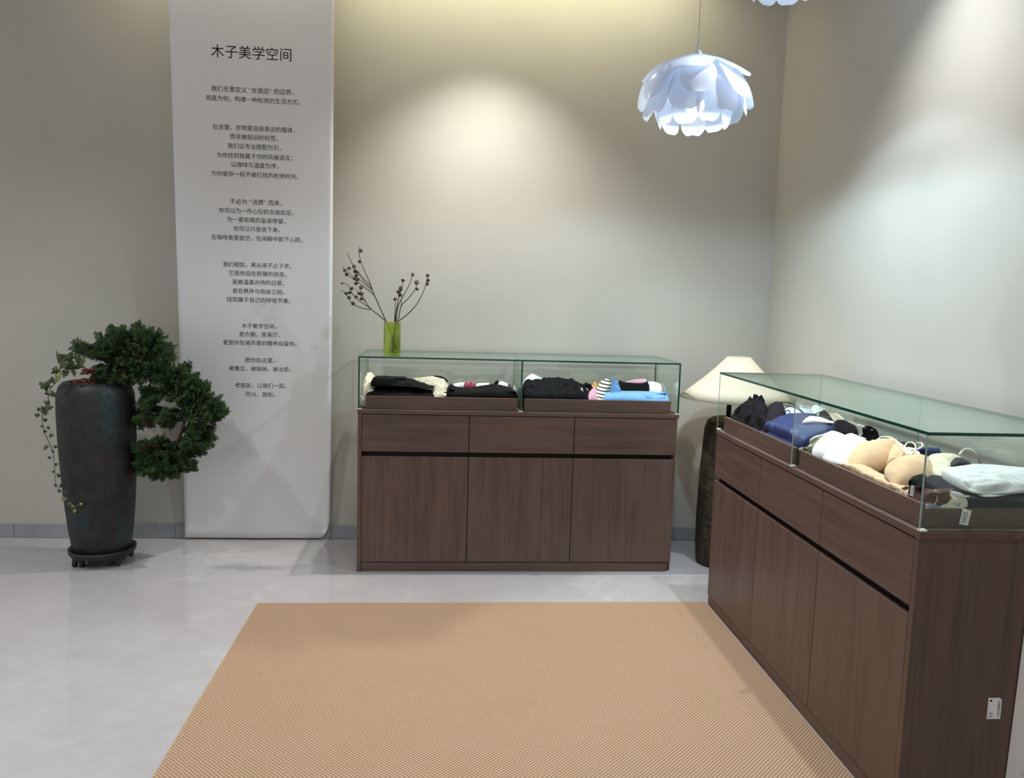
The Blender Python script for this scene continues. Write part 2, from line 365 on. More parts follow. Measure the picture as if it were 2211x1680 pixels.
# ------------------------------------------------------------------ the two glass-topped display cabinets
W, D, HS, HG, HT, GT = 1.5, 0.443, 0.749, 0.768, 1.013, 0.008
def glass_pane(name, lo, hi, thin, parent, edge='glass_edge'):
    """pane whose two large faces are clear and whose cut edges are deep green or painted as if lit"""
    b = MB(); b.box(lo, hi)
    b.m = [0 if (k < 2 and thin == 2) or (k in (2, 4) and thin == 1) or (k in (3, 5) and thin == 0) else 1 for k in range(6)]
    return b.build(name, [M['glass'], M[edge]], parent)
def cabinet(name, loc, rz, label, left_panel, right_panel, edge):
    root = empty(name, loc, (0, 0, rz)); tag(root, label, 'cabinet', 'walnut display cabinets with glass tops')
    xl = 0.018 if left_panel else 0.002; xr = W-0.018 if right_panel else W-0.002
    b = MB(); b.box((0, 0.0 if left_panel else 0.02, 0), (0.018, D, HS), 0.0008); b.build('side_panel', M['wood_v'], root)
    b = MB(); b.box((W-0.018, 0.0 if right_panel else 0.02, 0), (W, D, HS), 0.0008); b.build('side_panel', M['wood_v'], root)
    b = MB(); b.box((0.018, D-0.012, 0.03), (W-0.018, D, HS)); b.build('back_panel', M['wood_v'], root)
    b = MB(); b.box((xl+0.001, 0.004, 0), (xr-0.001 if right_panel else W-0.019, 0.022, 0.045), 0.0008); b.build('plinth', M['wood_h'], root)
    b = MB(); b.box((0.0185, 0.024, 0.5), (W-0.0185, 0.06, HS)); b.build('recess', M['black_gap'], root)
    b = MB(); b.box((-0.003, -0.002, HS), (W+0.003, D+0.002, HG), 0.0012); b.build('top_slab', M['wood_h'], root)
    w3 = (xr-xl)/3
    for k in range(3):
        a, c = xl+w3*k+0.0016, xl+w3*(k+1)-0.0016
        b = MB(); b.box((a, 0, 0.574), (c, 0.018, 0.7455), 0.001); b.build('drawer_front', M['wood_h'], root)
        b = MB(); b.box((a, 0, 0.0485), (c, 0.018, 0.551), 0.001); b.build('door', M['wood_v'], root)
    for a, c in ((0.034, 0.733), (0.767, 1.466)):
        b = MB(); y0, y1, z0, z1, t = 0.018, 0.425, HG+0.001, 0.829, 0.012
        b.box((a, y0, z0), (c, y0+t, z1), 0.0012); b.box((a+0.004, y1-t, z0), (c-0.004, y1, z1-0.014), 0.0008)   # low sides, taller front
        b.box((a+0.004, y0+t, z0), (a+0.004+t, y1-t, z1-0.014), 0.0008); b.box((c-0.004-t, y0+t, z0), (c-0.004, y1-t, z1-0.014), 0.0008)
        b.box((a+0.004+t, y0+t, z1-0.030), (c-0.004-t, y1-t, z1-0.021))
        b.build('display_tray', M['wood_h'], root)
    glass_pane('glass_top', (0, 0, HT-GT), (W, D, HT), 2, root)
    glass_pane('glass_side', (0, 0, HG), (GT, D, HT-GT), 0, root, edge)
    glass_pane('glass_side', (W-GT, 0, HG), (W, D, HT-GT), 0, root, edge)
    glass_pane('glass_divider', (W/2-GT/2, 0, HG), (W/2+GT/2, D-GT, HT-GT), 0, root, edge)
    glass_pane('glass_back', (GT, D-GT, HG), (W-GT, D, HT-GT), 1, root)
    for x in (GT/2, W/2, W-GT/2):
        b = MB(); b.box((x-0.009, -0.001, HG), (x+0.009, 0.016, HG+0.006), 0.002); b.build('glass_foot', M['clip'], root)
    return root
cabA = cabinet('display_cabinet', (0, 0, 0), 0, 'walnut display cabinet with glass top standing against the back wall, green vase on it', True, False, 'glass_edge')
BX, BY = 1.546, -1.913
cabB = cabinet('display_cabinet', (BX, BY+W, 0), -math.pi/2, 'walnut display cabinet with glass top along the right wall, nearest the viewer', False, True, 'glass_edge_lit')
# shipping label on the near side panel of the right-hand cabinet
b = MB(); yl = BY-0.0004; lx0, lx1, lz0, lz1 = 1.765, 1.801, 0.284, 0.340
lab_v = [(lx0, yl, lz0), (lx1, yl, lz0), (lx1, yl, lz1-0.007), (lx1-0.006, yl, lz1), (lx0, yl, lz1)]
inv = cabB.matrix_basis.inverted()
def to_cab(v): return (Matrix.Rotation(math.pi/2, 4, 'Z') @ Matrix.Translation((-BX, -(BY+W), 0))) @ Vector(v)
b.add([to_cab(v) for v in lab_v] + [to_cab((v[0], v[1]-0.0004, v[2])) for v in lab_v], [(5,6,7,8,9), (4,3,2,1,0)] + [(i, (i+1) % 5, (i+1) % 5+5, i+5) for i in range(5)])
lab = b.build('sticker', M['tag'], cabB); lab['label'] = 'white printed sticker with barcode'
b = MB(); random.seed(4); yy = yl-0.0006
def mark(x0, x1, z0, z1): b.add([to_cab((x0, yy, z0)), to_cab((x1, yy, z0)), to_cab((x1, yy, z1)), to_cab((x0, yy, z1))], [(0,1,2,3)])
mark(lx0+0.004, lx0+0.010, lz1-0.010, lz1-0.005)
z = lz0+0.005
while z < lz1-0.010:
    h = random.choice((0.0006, 0.001, 0.0018)); mark(lx1-0.010, lx1-0.003, z, z+h); z += h+random.choice((0.0008, 0.0014, 0.003))
for k in range(5): mark(lx0+0.004, lx0+0.010+random.random()*0.010, lz0+0.004+k*0.0032, lz0+0.005+k*0.0032)
b.build('printing', M['tag_black'], lab)

# ------------------------------------------------------------------ hanging banner with printed lettering
BZ0, BZ1 = 0.010, 3.095
def by_(z): return 0.507 - 0.0905*z + (0 if z > 0.25 else -0.02*(1-z/0.25)**2*0.3)
def bxl(z): return -0.930 + 0.0150*z
BW = 0.742
b = MB(); nx, nz = 40, 90; vs = []
for j in range(nz+1):
    z = BZ0 + (BZ1-BZ0)*(j/nz)**1.0
    for i in range(nx+1):
        s = i/nx; zz = z
        w = 0.004*math.sin(s*9+z*0.7) + 0.003*math.sin(s*21+z*1.3)*max(0, 1-z/1.2)
        x = bxl(z) + BW*s + 0.008*math.exp(-z/0.3)*(-s)
        y = by_(z) - 0.006 + w*0.5
        # lower right corner is rounded and lifts off the skirting
        d = math.hypot(max(0, s-0.90)/0.10, max(0, 0.10-z)/0.10)
        if s > 0.90 and z < 0.10 and d > 1:
            k = 1/d; x = bxl(z) + BW*(0.90 + (s-0.90)*k) - 0.008; zz = 0.10 - (0.10-z)*k; y -= 0.02*(d-1)
        vs.append((x, y, zz))
b.add(vs, [(j*(nx+1)+i, j*(nx+1)+i+1, (j+1)*(nx+1)+i+1, (j+1)*(nx+1)+i) for j in range(nz) for i in range(nx)], 0, True)
ban = b.build('fabric_banner', M['banner']); tag(ban, 'tall white cloth banner with printed Chinese text hanging on the back wall', 'banner')
md = ban.modifiers.new('thickness', 'SOLIDIFY'); md.thickness = 0.0012; md.offset = 1
def on_banner(px, py):
    z = 1.3
    for _ in range(12): P = at(px, py, 1, by_(z)); z = P.z
    return P
PAR = [('title_lettering', [('木子美学空间', 457.4, 629.8, 115)]),
 ('lettering', [('我们无意定义 “女装店” 的边界，', 457.7, 634.5, 196), ('而是为你，构建一种松弛的生活方式。', 446.4, 648, 216.5)]),
 ('lettering', [('在这里，衣物是自我表达的载体，', 460.9, 636.9, 278), ('而非被规训的标签。', 498, 600.5, 297.5), ('我们以专业搭配为引，', 493, 606.8, 317.5), ('为你找到独属于你的风格语言；', 469.5, 632, 338.5), ('以咖啡与温度为序，', 501, 601.5, 357.5), ('为你留存一段不被打扰的松弛时光。', 457.7, 645, 378)]),
 ('lettering', [('不必为 “消费” 而来，', 497.7, 609, 437), ('你可以为一件心仪的女装驻足，', 474, 634, 457), ('为一套软萌的童装停留，', 492, 616.6, 476), ('也可以只是坐下来，', 505, 605, 495), ('在咖啡香里放空，在闲聊中卸下心防。', 457.7, 654, 515)]),
 ('lettering', [('我们相信，美从来不止于衣。', 483, 630, 572.5), ('它是你自在舒展的状态，', 496, 619, 591), ('是被温柔对待的日常，', 503, 613.4, 610), ('是在秩序与自由之间，', 503.4, 613.4, 629), ('找到属于自己的呼吸节奏。', 491, 627.7, 648)]),
 ('lettering', [('木子美学空间，', 523, 597, 704), ('是衣橱，是客厅，', 517.7, 605, 722), ('更是你在城市里的精神自留地。', 483, 640.6, 740.5)]),
 ('lettering', [('愿你在这里，', 530, 593.4, 777.5), ('被看见，被接纳，被治愈。', 495.7, 629, 796)]),
 ('lettering', [('老朋友，让我们一起，', 508.6, 618.6, 832), ('尽兴，放松。', 531, 595, 851)])]
def text_mesh(txt):
    cu = bpy.data.curves.new('tmp_text', 'FONT'); cu.body = txt; cu.size = 1.0; cu.resolution_u = 3
    o = bpy.data.objects.new('tmp_text', cu); link(o); bpy.context.view_layer.update()
    me = o.evaluated_get(bpy.context.evaluated_depsgraph_get()).to_mesh()
    vs = [v.co.copy() for v in me.vertices]; fs = [tuple(p.vertices) for p in me.polygons]
    o.evaluated_get(bpy.context.evaluated_depsgraph_get()).to_mesh_clear()
    bpy.data.objects.remove(o); bpy.data.curves.remove(cu); return vs, fs
for nm, lines in PAR:
    b = MB()
    for txt, l, r, yc in lines:
        vs, fs = text_mesh(txt)
        if not vs: continue
        xs = [v.x for v in vs]; zs = [v.y for v in vs]
        A, B = on_banner(l, yc), on_banner(r, yc+0.018*(r-l)/2*0); c = on_banner((l+r)/2, yc)
        sc = abs(B.x-A.x)/(max(xs)-min(xs)); mx_, mz_ = (max(xs)+min(xs))/2, 0.38
        out = []
        for v in vs:
            x = c.x + (v.x-mx_)*sc; z = c.z + (v.y-mz_)*sc
            s = (x-bxl(z))/BW; w = 0.004*math.sin(s*9+z*0.7) + 0.003*math.sin(s*21+z*1.3)*max(0, 1-z/1.2)
            out.append((x, by_(z)-0.006+w*0.5-0.0021, z))
        b.add(out, fs)
    b.build(nm, M['ink'], ban)

# ------------------------------------------------------------------ potted juniper with trailing ivy on a wheeled caddy
random.seed(11)
PY = 0.15; PX = -1.203
cad = empty('plant_caddy', (PX, PY, 0)); tag(cad, 'round black plastic plant caddy on casters under the tall dark pot', 'plant caddy')
b = MB(); b.lathe([(0.0, 0.036), (0.120, 0.036), (0.138, 0.042), (0.146, 0.056), (0.147, 0.072), (0.142, 0.074), (0.134, 0.060), (0.0, 0.052)], n=56); b.build('saucer', M['caddy'], cad)
for k, (cx, cy) in enumerate(((-0.075, -0.085), (0.080, -0.068), (0.085, 0.08), (-0.08, 0.085))):
    b = MB()
    b.box((cx-0.024, cy-0.014, 0.022), (cx+0.024, cy+0.014, 0.040), 0.004)
    c = b.build('caster', M['caddy'], cad)
    for dx in (-0.016, 0.016):
        w = MB(); bm = bmesh.new(); bmesh.ops.create_cone(bm, cap_ends=True, segments=20, radius1=0.017, radius2=0.017, depth=0.014)
        w.bm(bm, 0, False, Matrix.Translation((cx+dx, cy, 0.017)) @ Matrix.Rotation(math.pi/2, 4, 'Y')); bm.free()
        w.build('wheel', M['caddy'], c)
pl = empty('potted_juniper', (PX, PY, 0.0535), (0, math.radians(-0.9), 0)); tag(pl, 'tall dark glazed pot with a cascading juniper and trailing ivy beside the white banner', 'potted plant')
def ppt(px, py, dy=0.0):
    """world point at a pixel on the plant's plane, in the plant's own frame"""
    P = at(px, py, 1, PY+dy); return Matrix.Rotation(math.radians(0.9), 4, 'Y') @ (P - Vector((PX, PY, 0.0535)))
b = MB()
b.lathe([(0.0, 0.004), (0.118, 0.0), (0.127, 0.012), (0.140, 0.11), (0.152, 0.25), (0.161, 0.40), (0.166, 0.55), (0.167, 0.68), (0.164, 0.745), (0.152, 0.785), (0.134, 0.803), (0.118, 0.805), (0.108, 0.796), (0.112, 0.785), (0.0, 0.79)], n=72,
        mod=lambda a, z: 1+0.006*noise.noise(Vector((math.cos(a)*1.5, math.sin(a)*1.5, z*5))))
b.build('pot', M['pot'], pl)
b = MB()
for k in range(70):
    a = random.uniform(0, 6.28); r = 0.10*math.sqrt(random.random()); rot = Matrix.Rotation(random.uniform(0, 6), 3, 'Z') @ Matrix.Rotation(random.uniform(-.5, .5), 3, 'X')
    b.ball(Vector((r*math.cos(a), r*math.sin(a), 0.792+random.uniform(0, .014))), 0.012, 6, 4, 0, (1.5, 0.7, 0.5), rot)
for k in range(26):
    P = ppt(random.uniform(175, 212), random.uniform(797, 807), random.uniform(-0.1, -0.04)); rot = Matrix.Rotation(random.uniform(0, 6), 3, 'Z') @ Matrix.Rotation(random.uniform(-.8, .8), 3, 'X')
    b.ball(P, 0.011, 6, 4, 0, (1.6, 0.7, 0.5), rot)
b.build('bark_mulch', M['mulch'], pl)['kind'] = 'stuff'
# trunk and limbs
def smooth_path(pts, n=8):
    pts = [Vector(p) for p in pts]; out = []
    for i in range(len(pts)-1):
        p0 = pts[max(i-1, 0)]; p1 = pts[i]; p2 = pts[i+1]; p3 = pts[min(i+2, len(pts)-1)]
        for k in range(n):
            t = k/n; out.append(0.5*((2*p1)+(p2-p0)*t+(2*p0-5*p1+4*p2-p3)*t*t+(3*p1-p0-3*p2+p3)*t**3))
    out.append(pts[-1]); return out
trunk_pts = [ppt(225, 808, 0), ppt(248, 782, 0), ppt(300, 772, -.02), ppt(355, 795, -.03), ppt(392, 840, -.03), ppt(400, 895, -.03), ppt(385, 950, -.02), ppt(345, 1008, -.02)]
tp = smooth_path(trunk_pts); b = MB(); b.tube(tp, [0.014*(1-i/len(tp))+0.004 for i in range(len(tp))], 8)
for L in ([(248, 782), (240, 745), (245, 718)], [(300, 772), (320, 740), (352, 730)], [(240, 790), (205, 765), (172, 750)], [(392, 840), (430, 855), (470, 885)], [(385, 950), (420, 960), (440, 980)], [(395, 905), (345, 910), (310, 900)], [(360, 985), (320, 985), (300, 975)], [(355, 795), (330, 820), (310, 860)]):
    q = smooth_path([ppt(x, y, random.uniform(-.04, .02)) for x, y in L]); b.tube(q, [0.006*(1-i/len(q))+0.0018 for i in range(len(q))], 6)
b.build('trunk', M['bark'], pl)
def cone(mb, a, d, L, r, mi):
    d = d.normalized(); u = d.orthogonal().normalized(); v = d.cross(u)
    vs = [a+(u*math.cos(t)+v*math.sin(t))*r for t in (0, 2.09, 4.19)] + [a+d*L*0.45+(u*math.cos(t)+v*math.sin(t))*r*1.25 for t in (0.5, 2.6, 4.7)] + [a+d*L]
    mb.add(vs, [(0,1,4,3), (1,2,5,4), (2,0,3,5), (3,4,6), (4,5,6), (5,3,6)], mi, True)
def spray(mb, a, d, nrm, L, mi):
    """flat feathery juniper spray: an axis with alternating side shoots, each set with scale-like tips"""
    d = d.normalized(); s = d.cross(nrm).normalized(); n2 = s.cross(d)
    cone(mb, a, d, L, 0.0018, mi); K = 8
    for k in range(K):
        t = 0.12+0.82*k/K
        for sg in (-1, 1):
            p = a+d*L*t; ang = math.radians(random.uniform(26, 44)); dd = d*math.cos(ang)+s*sg*math.sin(ang)+n2*random.uniform(-.35, .35)
            l = L*(0.42*(1-t)+0.11)*random.uniform(.6, 1.25); cone(mb, p, dd, l, 0.0017, mi)
            s2 = dd.cross(nrm).normalized()
            for q in range(2):
                for g in (-1, 1):
                    cone(mb, p+dd.normalized()*l*(0.3+0.3*q), dd.normalized()*0.8+s2*g*0.65+n2*random.uniform(-.3, .3), l*0.40, 0.0015, mi)
CL = [(250, 732, 40, 22, 26), (292, 722, 36, 20, 22), (325, 735, 40, 20, 20), (215, 755, 38, 22, 24), (180, 752, 22, 10, 8), (270, 765, 60, 28, 42), (345, 765, 42, 26, 30), (240, 800, 44, 16, 22), (300, 800, 42, 24, 30),
      (352, 805, 40, 26, 32), (400, 812, 32, 24, 24), (430, 842, 34, 26, 28), (378, 845, 42, 28, 32), (455, 872, 26, 22, 20), (325, 862, 22, 34, 22), (312, 905, 20, 20, 14), (410, 885, 40, 26, 28), (455, 898, 22, 14, 12), (360, 900, 30, 20, 14), (232, 814, 38, 12, 16), (268, 818, 26, 14, 14),
      (425, 930, 34, 24, 26), (410, 965, 40, 22, 26), (340, 960, 30, 16, 9), (310, 968, 24, 18, 11), (330, 995, 36, 24, 26), (375, 990, 30, 22, 20), (350, 1018, 36, 16, 20), (305, 1005, 22, 22, 16), (395, 1005, 34, 18, 18), (440, 945, 26, 24, 16), (470, 890, 16, 14, 8)]
hub = [ppt(250, 780), ppt(300, 778), ppt(370, 830), ppt(395, 880), ppt(385, 945), ppt(350, 990)]
for (cx, cy, rx, ry, n) in CL:
    b = MB(); n = int(n*1.5)
    for k in range(n):
        a = random.uniform(0, 6.28); r = math.sqrt(random.random())*0.82
        P = ppt(cx+rx*r*math.cos(a), cy+ry*r*math.sin(a), random.uniform(-.10, .07)*(0.5+0.5*min(1, rx/40)))
        h = min(hub, key=lambda q: (q-P).length); d = (P-h); d.y *= 1.0
        if d.length < 0.03: d = Vector((random.uniform(-1, 1), random.uniform(-1, .4), random.uniform(-.2, 1)))
        d = d.normalized() + Vector((random.uniform(-.55, .55), random.uniform(-.6, .4), random.uniform(-.25, .55)))
        nrm = Vector((random.uniform(-.5, .5), -1, random.uniform(-.2, .9))).normalized()
        L = random.uniform(0.055, 0.095); spray(b, P-d.normalized()*L*0.55, d, nrm, L, 1 if random.random() < (0.18 if cx < 345 and 890 < cy < 980 else 0.04) else 0)
    b.build('foliage', [M['juniper'], M['juniper_brown']], pl)
# ivy
ivp = smooth_path([ppt(190, 800, -.10), ppt(165, 782, -.15), ppt(140, 795, -.18), ppt(124, 820, -.18), ppt(106, 845, -.17), ppt(103, 870, -.17), ppt(91, 898, -.16), ppt(97, 935, -.16), ppt(113, 972, -.16), ppt(118, 1010, -.17), ppt(121, 1045, -.17), ppt(138, 1072, -.17), ppt(152, 1092, -.17), ppt(162, 1103, -.165)])
b = MB(); b.tube(ivp, [0.0022*(1-0.5*i/len(ivp)) for i in range(len(ivp))], 6)
ivy = b.build('ivy_vine', M['stem'], pl)
ivl = [(125, 771, 26), (148, 772, 22), (165, 775, 22), (135, 785, 24), (155, 792, 24), (172, 788, 18), (120, 800, 17), (140, 806, 16), (125, 812, 16), (158, 805, 15), (178, 778, 14), (98, 832, 22), (112, 822, 15), (121, 818, 15), (113, 852, 15), (100, 850, 9), (101, 871, 14), (106, 880, 13), (94, 882, 12), (84, 884, 9), (80, 897, 10), (97, 890, 14), (97, 907, 10), (90, 920, 7), (104, 924, 9), (97, 932, 8), (110, 940, 10), (98, 965, 13), (120, 965, 8), (113, 975, 9), (106, 989, 8), (121, 1003, 8), (115, 1019, 6), (127, 1027, 10), (119, 1048, 9), (133, 1049, 10), (142, 1063, 10), (128, 1060, 8), (138, 1078, 11), (150, 1088, 8), (157, 1094, 9), (160, 1103, 9), (175, 1088, 6)]
LEAF = [(0, 0), (0.38, -0.14), (0.52, 0.12), (0.36, 0.30), (0.50, 0.52), (0.22, 0.58), (0, 1.0), (-0.22, 0.58), (-0.50, 0.52), (-0.36, 0.30), (-0.52, 0.12), (-0.38, -0.14)]
for k, (px, py, sz) in enumerate(ivl):
    P = ppt(px, py, -.17+random.uniform(-.02, .02)); s = sz*0.00215
    rz = random.uniform(-1.0, 1.0)+math.pi; tilt = random.uniform(-.5, .5)
    R = Matrix.Rotation(random.uniform(-.7, .7), 3, 'Z') @ Matrix.Rotation(tilt, 3, 'X') @ Matrix.Rotation(rz, 3, 'Y')
    b = MB(); vs = [Vector((0, -0.10*s, 0.30*s))] + [Vector((x*s, (abs(x)*0.25+0.10*(z-0.3)**2)*s, z*s)) for x, z in LEAF]
    vs = [P + R @ (v-Vector((0, 0, 0.3*s))) for v in vs]; n = len(LEAF)
    b.add(vs, [(0, 1+i, 1+(i+1) % n) for i in range(n)], 0, False)
    j = min(ivp, key=lambda q: (q-P).length); b.tube([j, (j+P)/2+Vector((0, -.003, .003)), P], 0.0009, 4)
    b.build('leaf', M['ivy_young'] if py > 1075 or k in (8, 13) else M['ivy'], ivy)

# ------------------------------------------------------------------ green vase and its dry branches
vx, vyy = at(845, 769, 2, HT).x, 0.083
b = MB(); b.lathe([(0.0, 0.0), (0.0385, 0.0), (0.0395, 0.003), (0.0395, 0.152), (0.0385, 0.1535), (0.0365, 0.152), (0.0365, 0.012), (0.0, 0.012)], n=48)
vase = b.build('glass_vase', M['vase'], loc=(vx, vyy, HT+0.0005)); tag(vase, 'green glass cylinder vase standing on the far cabinet', 'vase')
def zv(px, py, dy=0): return at(px*300/1738+700, py*290/1680+510, 1, vyy+dy)
def pod(P, up, r):
    b = MB(); up = up.normalized(); rot = up.to_track_quat('Z', 'Y').to_matrix()
    n = 10; prof = [(0.15, -1.0), (0.75, -0.55), (1.0, 0.1), (0.92, 0.55), (0.55, 0.70), (0.30, 0.45), (0.0, 0.35)]
    vs = []; fs = []
    for (q, z) in prof:
        for k in range(n):
            a = 6.283*k/n; w = 1+0.10*(k % 2); vs.append(P + rot @ Vector((q*w*r*math.cos(a), q*w*r*math.sin(a), z*r)))
    for i in range(len(prof)-1):
        for k in range(n): fs.append((i*n+k, i*n+(k+1) % n, (i+1)*n+(k+1) % n, (i+1)*n+k))
    fs.append(tuple(range(n-1, -1, -1))); b.add(vs, fs, 0, True); return b
def branch(name, label, main, subs, pods, base, dy=0.0):
    """main and sub stems as pixel paths of the enlarged view; starts inside the vase"""
    b = MB(); bp = Vector((vx+base[0], vyy+base[1], HT+0.016))
    pth = [bp] + [zv(x, y, dy+0.012*math.sin(i*1.3)) for i, (x, y) in enumerate(main)]
    q = smooth_path(pth, 6); b.tube(q, [0.0030*(1-0.6*i/len(q)) for i in range(len(q))], 6)
    for sb in subs:
        q = smooth_path([zv(x, y, dy+(i*0.012 if sb[0][0] % 2 else -i*0.010)) for i, (x, y) in enumerate(sb)], 6); b.tube(q, [0.0021*(1-0.45*i/len(q)) for i in range(len(q))], 6)
    o = b.build(name, M['stem']); tag(o, label, 'dried branch', 'dried branches in the green vase')
    for (x, y, r) in pods:
        P = zv(x, y, dy+random.uniform(-.012, .012)); pod(P, Vector((random.uniform(-.6, .6), random.uniform(-.8, .1), random.uniform(.2, 1))), r*0.000375*0.98).build('seed_pod', M['pod'], o)
branch('dried_branch', 'tallest dried branch leaning left out of the green vase', [(785, 1095), (700, 900), (620, 720), (570, 580), (490, 400), (440, 250), (435, 170), (445, 120)],
       [[(620, 735), (520, 650), (420, 575), (345, 520), (270, 460), (240, 400), (235, 370)], [(600, 660), (500, 560), (430, 470), (360, 360), (310, 260), (300, 220), (275, 215)], [(610, 690), (520, 610), (450, 550), (350, 490), (285, 420)], [(585, 620), (500, 530), (420, 450), (340, 395)]],
       [(458, 183, 25), (443, 318, 22), (374, 377, 25), (310, 400, 23), (258, 428, 22), (283, 480, 24), (385, 443, 24), (420, 450, 20), (405, 492, 22), (378, 530, 24), (420, 540, 24), (398, 590, 24)], (0.024, 0.004))
branch('dried_branch', 'lower dried branch spreading left out of the green vase', [(780, 1095), (720, 1020), (640, 955), (585, 910), (530, 840), (480, 740), (430, 620)],
       [[(590, 915), (490, 905), (370, 855), (310, 780), (260, 705), (210, 685)], [(590, 910), (500, 850), (400, 775), (340, 700), (300, 620), (250, 590), (200, 595)], [(540, 850), (480, 780), (440, 720), (395, 665)]],
       [(463, 642, 24), (466, 720, 26), (436, 718, 20), (400, 760, 22), (467, 783, 23), (343, 655, 24), (320, 707, 22), (275, 717, 22), (310, 770, 23), (360, 845, 24), (225, 590, 14)], (0.028, -0.006), -0.01)
branch('dried_branch', 'dried branch curving far right out of the green vase', [(910, 1095), (950, 1050), (1050, 970), (1150, 860), (1220, 740), (1270, 610), (1295, 500)], [], [(1295, 492, 24), (1300, 552, 23), (1290, 598, 23)], (-0.024, 0.004))
branch('dried_branch', 'dried branch forking right above the middle of the green vase', [(912, 1090), (935, 1010), (965, 870), (1060, 770), (1140, 660), (1155, 600)], [[(965, 870), (965, 800), (965, 740)]], [(1155, 580, 30), (1160, 660, 22), (955, 735, 22)], (-0.012, -0.012), 0.01)
branch('dried_branch', 'slender dried branch with one pod rising to the right from the green vase', [(895, 1090), (905, 990), (930, 860), (1000, 730), (1080, 570), (1090, 500)], [], [(1107, 483, 23)], (-0.010, 0.012), -0.01)
branch('dried_branch', 'upright dried branch carrying the pod cluster in the green vase', [(885, 1095), (900, 960), (930, 780), (965, 660), (985, 580)], [[(930, 780), (935, 730), (925, 700)]], [(985, 552, 24), (955, 650, 25), (925, 695, 25), (945, 735, 24), (960, 665, 22)], (0.002, 0.010), 0.01)
branch('dried_branch', 'shortest dried branch standing upright in the green vase', [(880, 1095), (885, 960), (890, 820)], [], [(887, 788, 24)], (0.006, -0.012))

# ------------------------------------------------------------------ floor lamp behind the near cabinet
LX, LY = 1.805, 0.14
fl = empty('floor_lamp', (LX, LY, 0)); tag(fl, 'floor lamp with wide cream cone shade and dark carved column in the corner', 'floor lamp')
b = MB(); b.lathe([(0.0, 0.0), (0.124, 0.0), (0.130, 0.012), (0.137, 0.10), (0.138, 0.25), (0.134, 0.45), (0.127, 0.60), (0.121, 0.69), (0.110, 0.722), (0.085, 0.738), (0.0, 0.742)], n=72,
                  mod=lambda a, z: 1+0.012*math.copysign(abs(math.sin(a*18))**0.5, math.sin(a*18))*(1 if 0.02 < z < 0.71 else 0.3)); b.build('carved_column', M['carved'], fl)
b = MB(); b.tube([(-.012, 0, 0.735), (-.010, 0, 0.90), (0, 0, 0.99)], 0.012, 16); b.tube([(0, 0, 0.99), (0.012, 0, 1.03)], 0.006, 10); b.build('stem', M['black_metal'], fl)
b = MB(); n = 72; prof = [(0.279, 0.835), (0.222, 0.882), (0.165, 0.93), (0.108, 0.984), (0.055, 1.040)]
b.lathe(prof + [(r-0.0025, z) for r, z in reversed(prof)], (0.024, 0, 0), n, close=True); b.build('lamp_shade', M['shade'], fl)
b = MB(); b.ball((0.01, 0, 0.965), 0.030, 14, 10); bl = b.build('bulb', M['white_metal'], fl)
light('POINT', 'floor_lamp_glow', (LX+0.02, LY, 0.945), 1.7, WARM, shadow_soft_size=0.03)

# ------------------------------------------------------------------ petal pendant lamps
def petal_mesh(path, wid, n=12, m=8, cup=0.25):
    q0 = smooth_path([(r, 0, z) for r, z in path], 8); vs = []; N = 22; q = []; acc = [0.0]
    for i in range(1, len(q0)): acc.append(acc[-1]+(q0[i]-q0[i-1]).length)
    for i in range(N+1):
        d = math.sin(i/N*math.pi/2)*acc[-1]; k = max(j for j in range(len(q0)-1) if acc[j] <= d+1e-9); q.append(q0[k].lerp(q0[k+1], (d-acc[k])/(acc[k+1]-acc[k])))
    for i, p in enumerate(q):
        t = math.sin(i/N*math.pi/2); w = wid*(0.30+0.70*math.sin(min(1, t/0.62)*math.pi/2))*(1 if t < 0.62 else math.sqrt(max(0, 1-((t-0.62)/0.38)**2)))
        w = max(w, 0.0005)
        for k in range(m+1):
            s = (k/m*2-1); y = s*w*0.5; vs.append((p.x*1.0 - cup*abs(s)**2*w*0.28, y, p.z-0.012*s*s*(w/wid)))
    fs = [(i*(m+1)+k, i*(m+1)+k+1, (i+1)*(m+1)+k+1, (i+1)*(m+1)+k) for i in range(N) for k in range(m)]
    return vs, fs
TIERS = [(5, 0.15, [(0.012, -0.004), (0.07, -0.008), (0.14, -0.035), (0.192, -0.082)], 0.20),
         (7, 0.125, [(0.05, -0.014), (0.12, -0.035), (0.178, -0.085), (0.205, -0.150), (0.208, -0.170)], 0.55),
         (8, 0.125, [(0.08, -0.035), (0.140, -0.085), (0.172, -0.145), (0.178, -0.200), (0.176, -0.212)], 0.05),
         (9, 0.096, [(0.07, -0.060), (0.112, -0.120), (0.130, -0.180), (0.122, -0.232), (0.116, -0.243)], 0.35)]
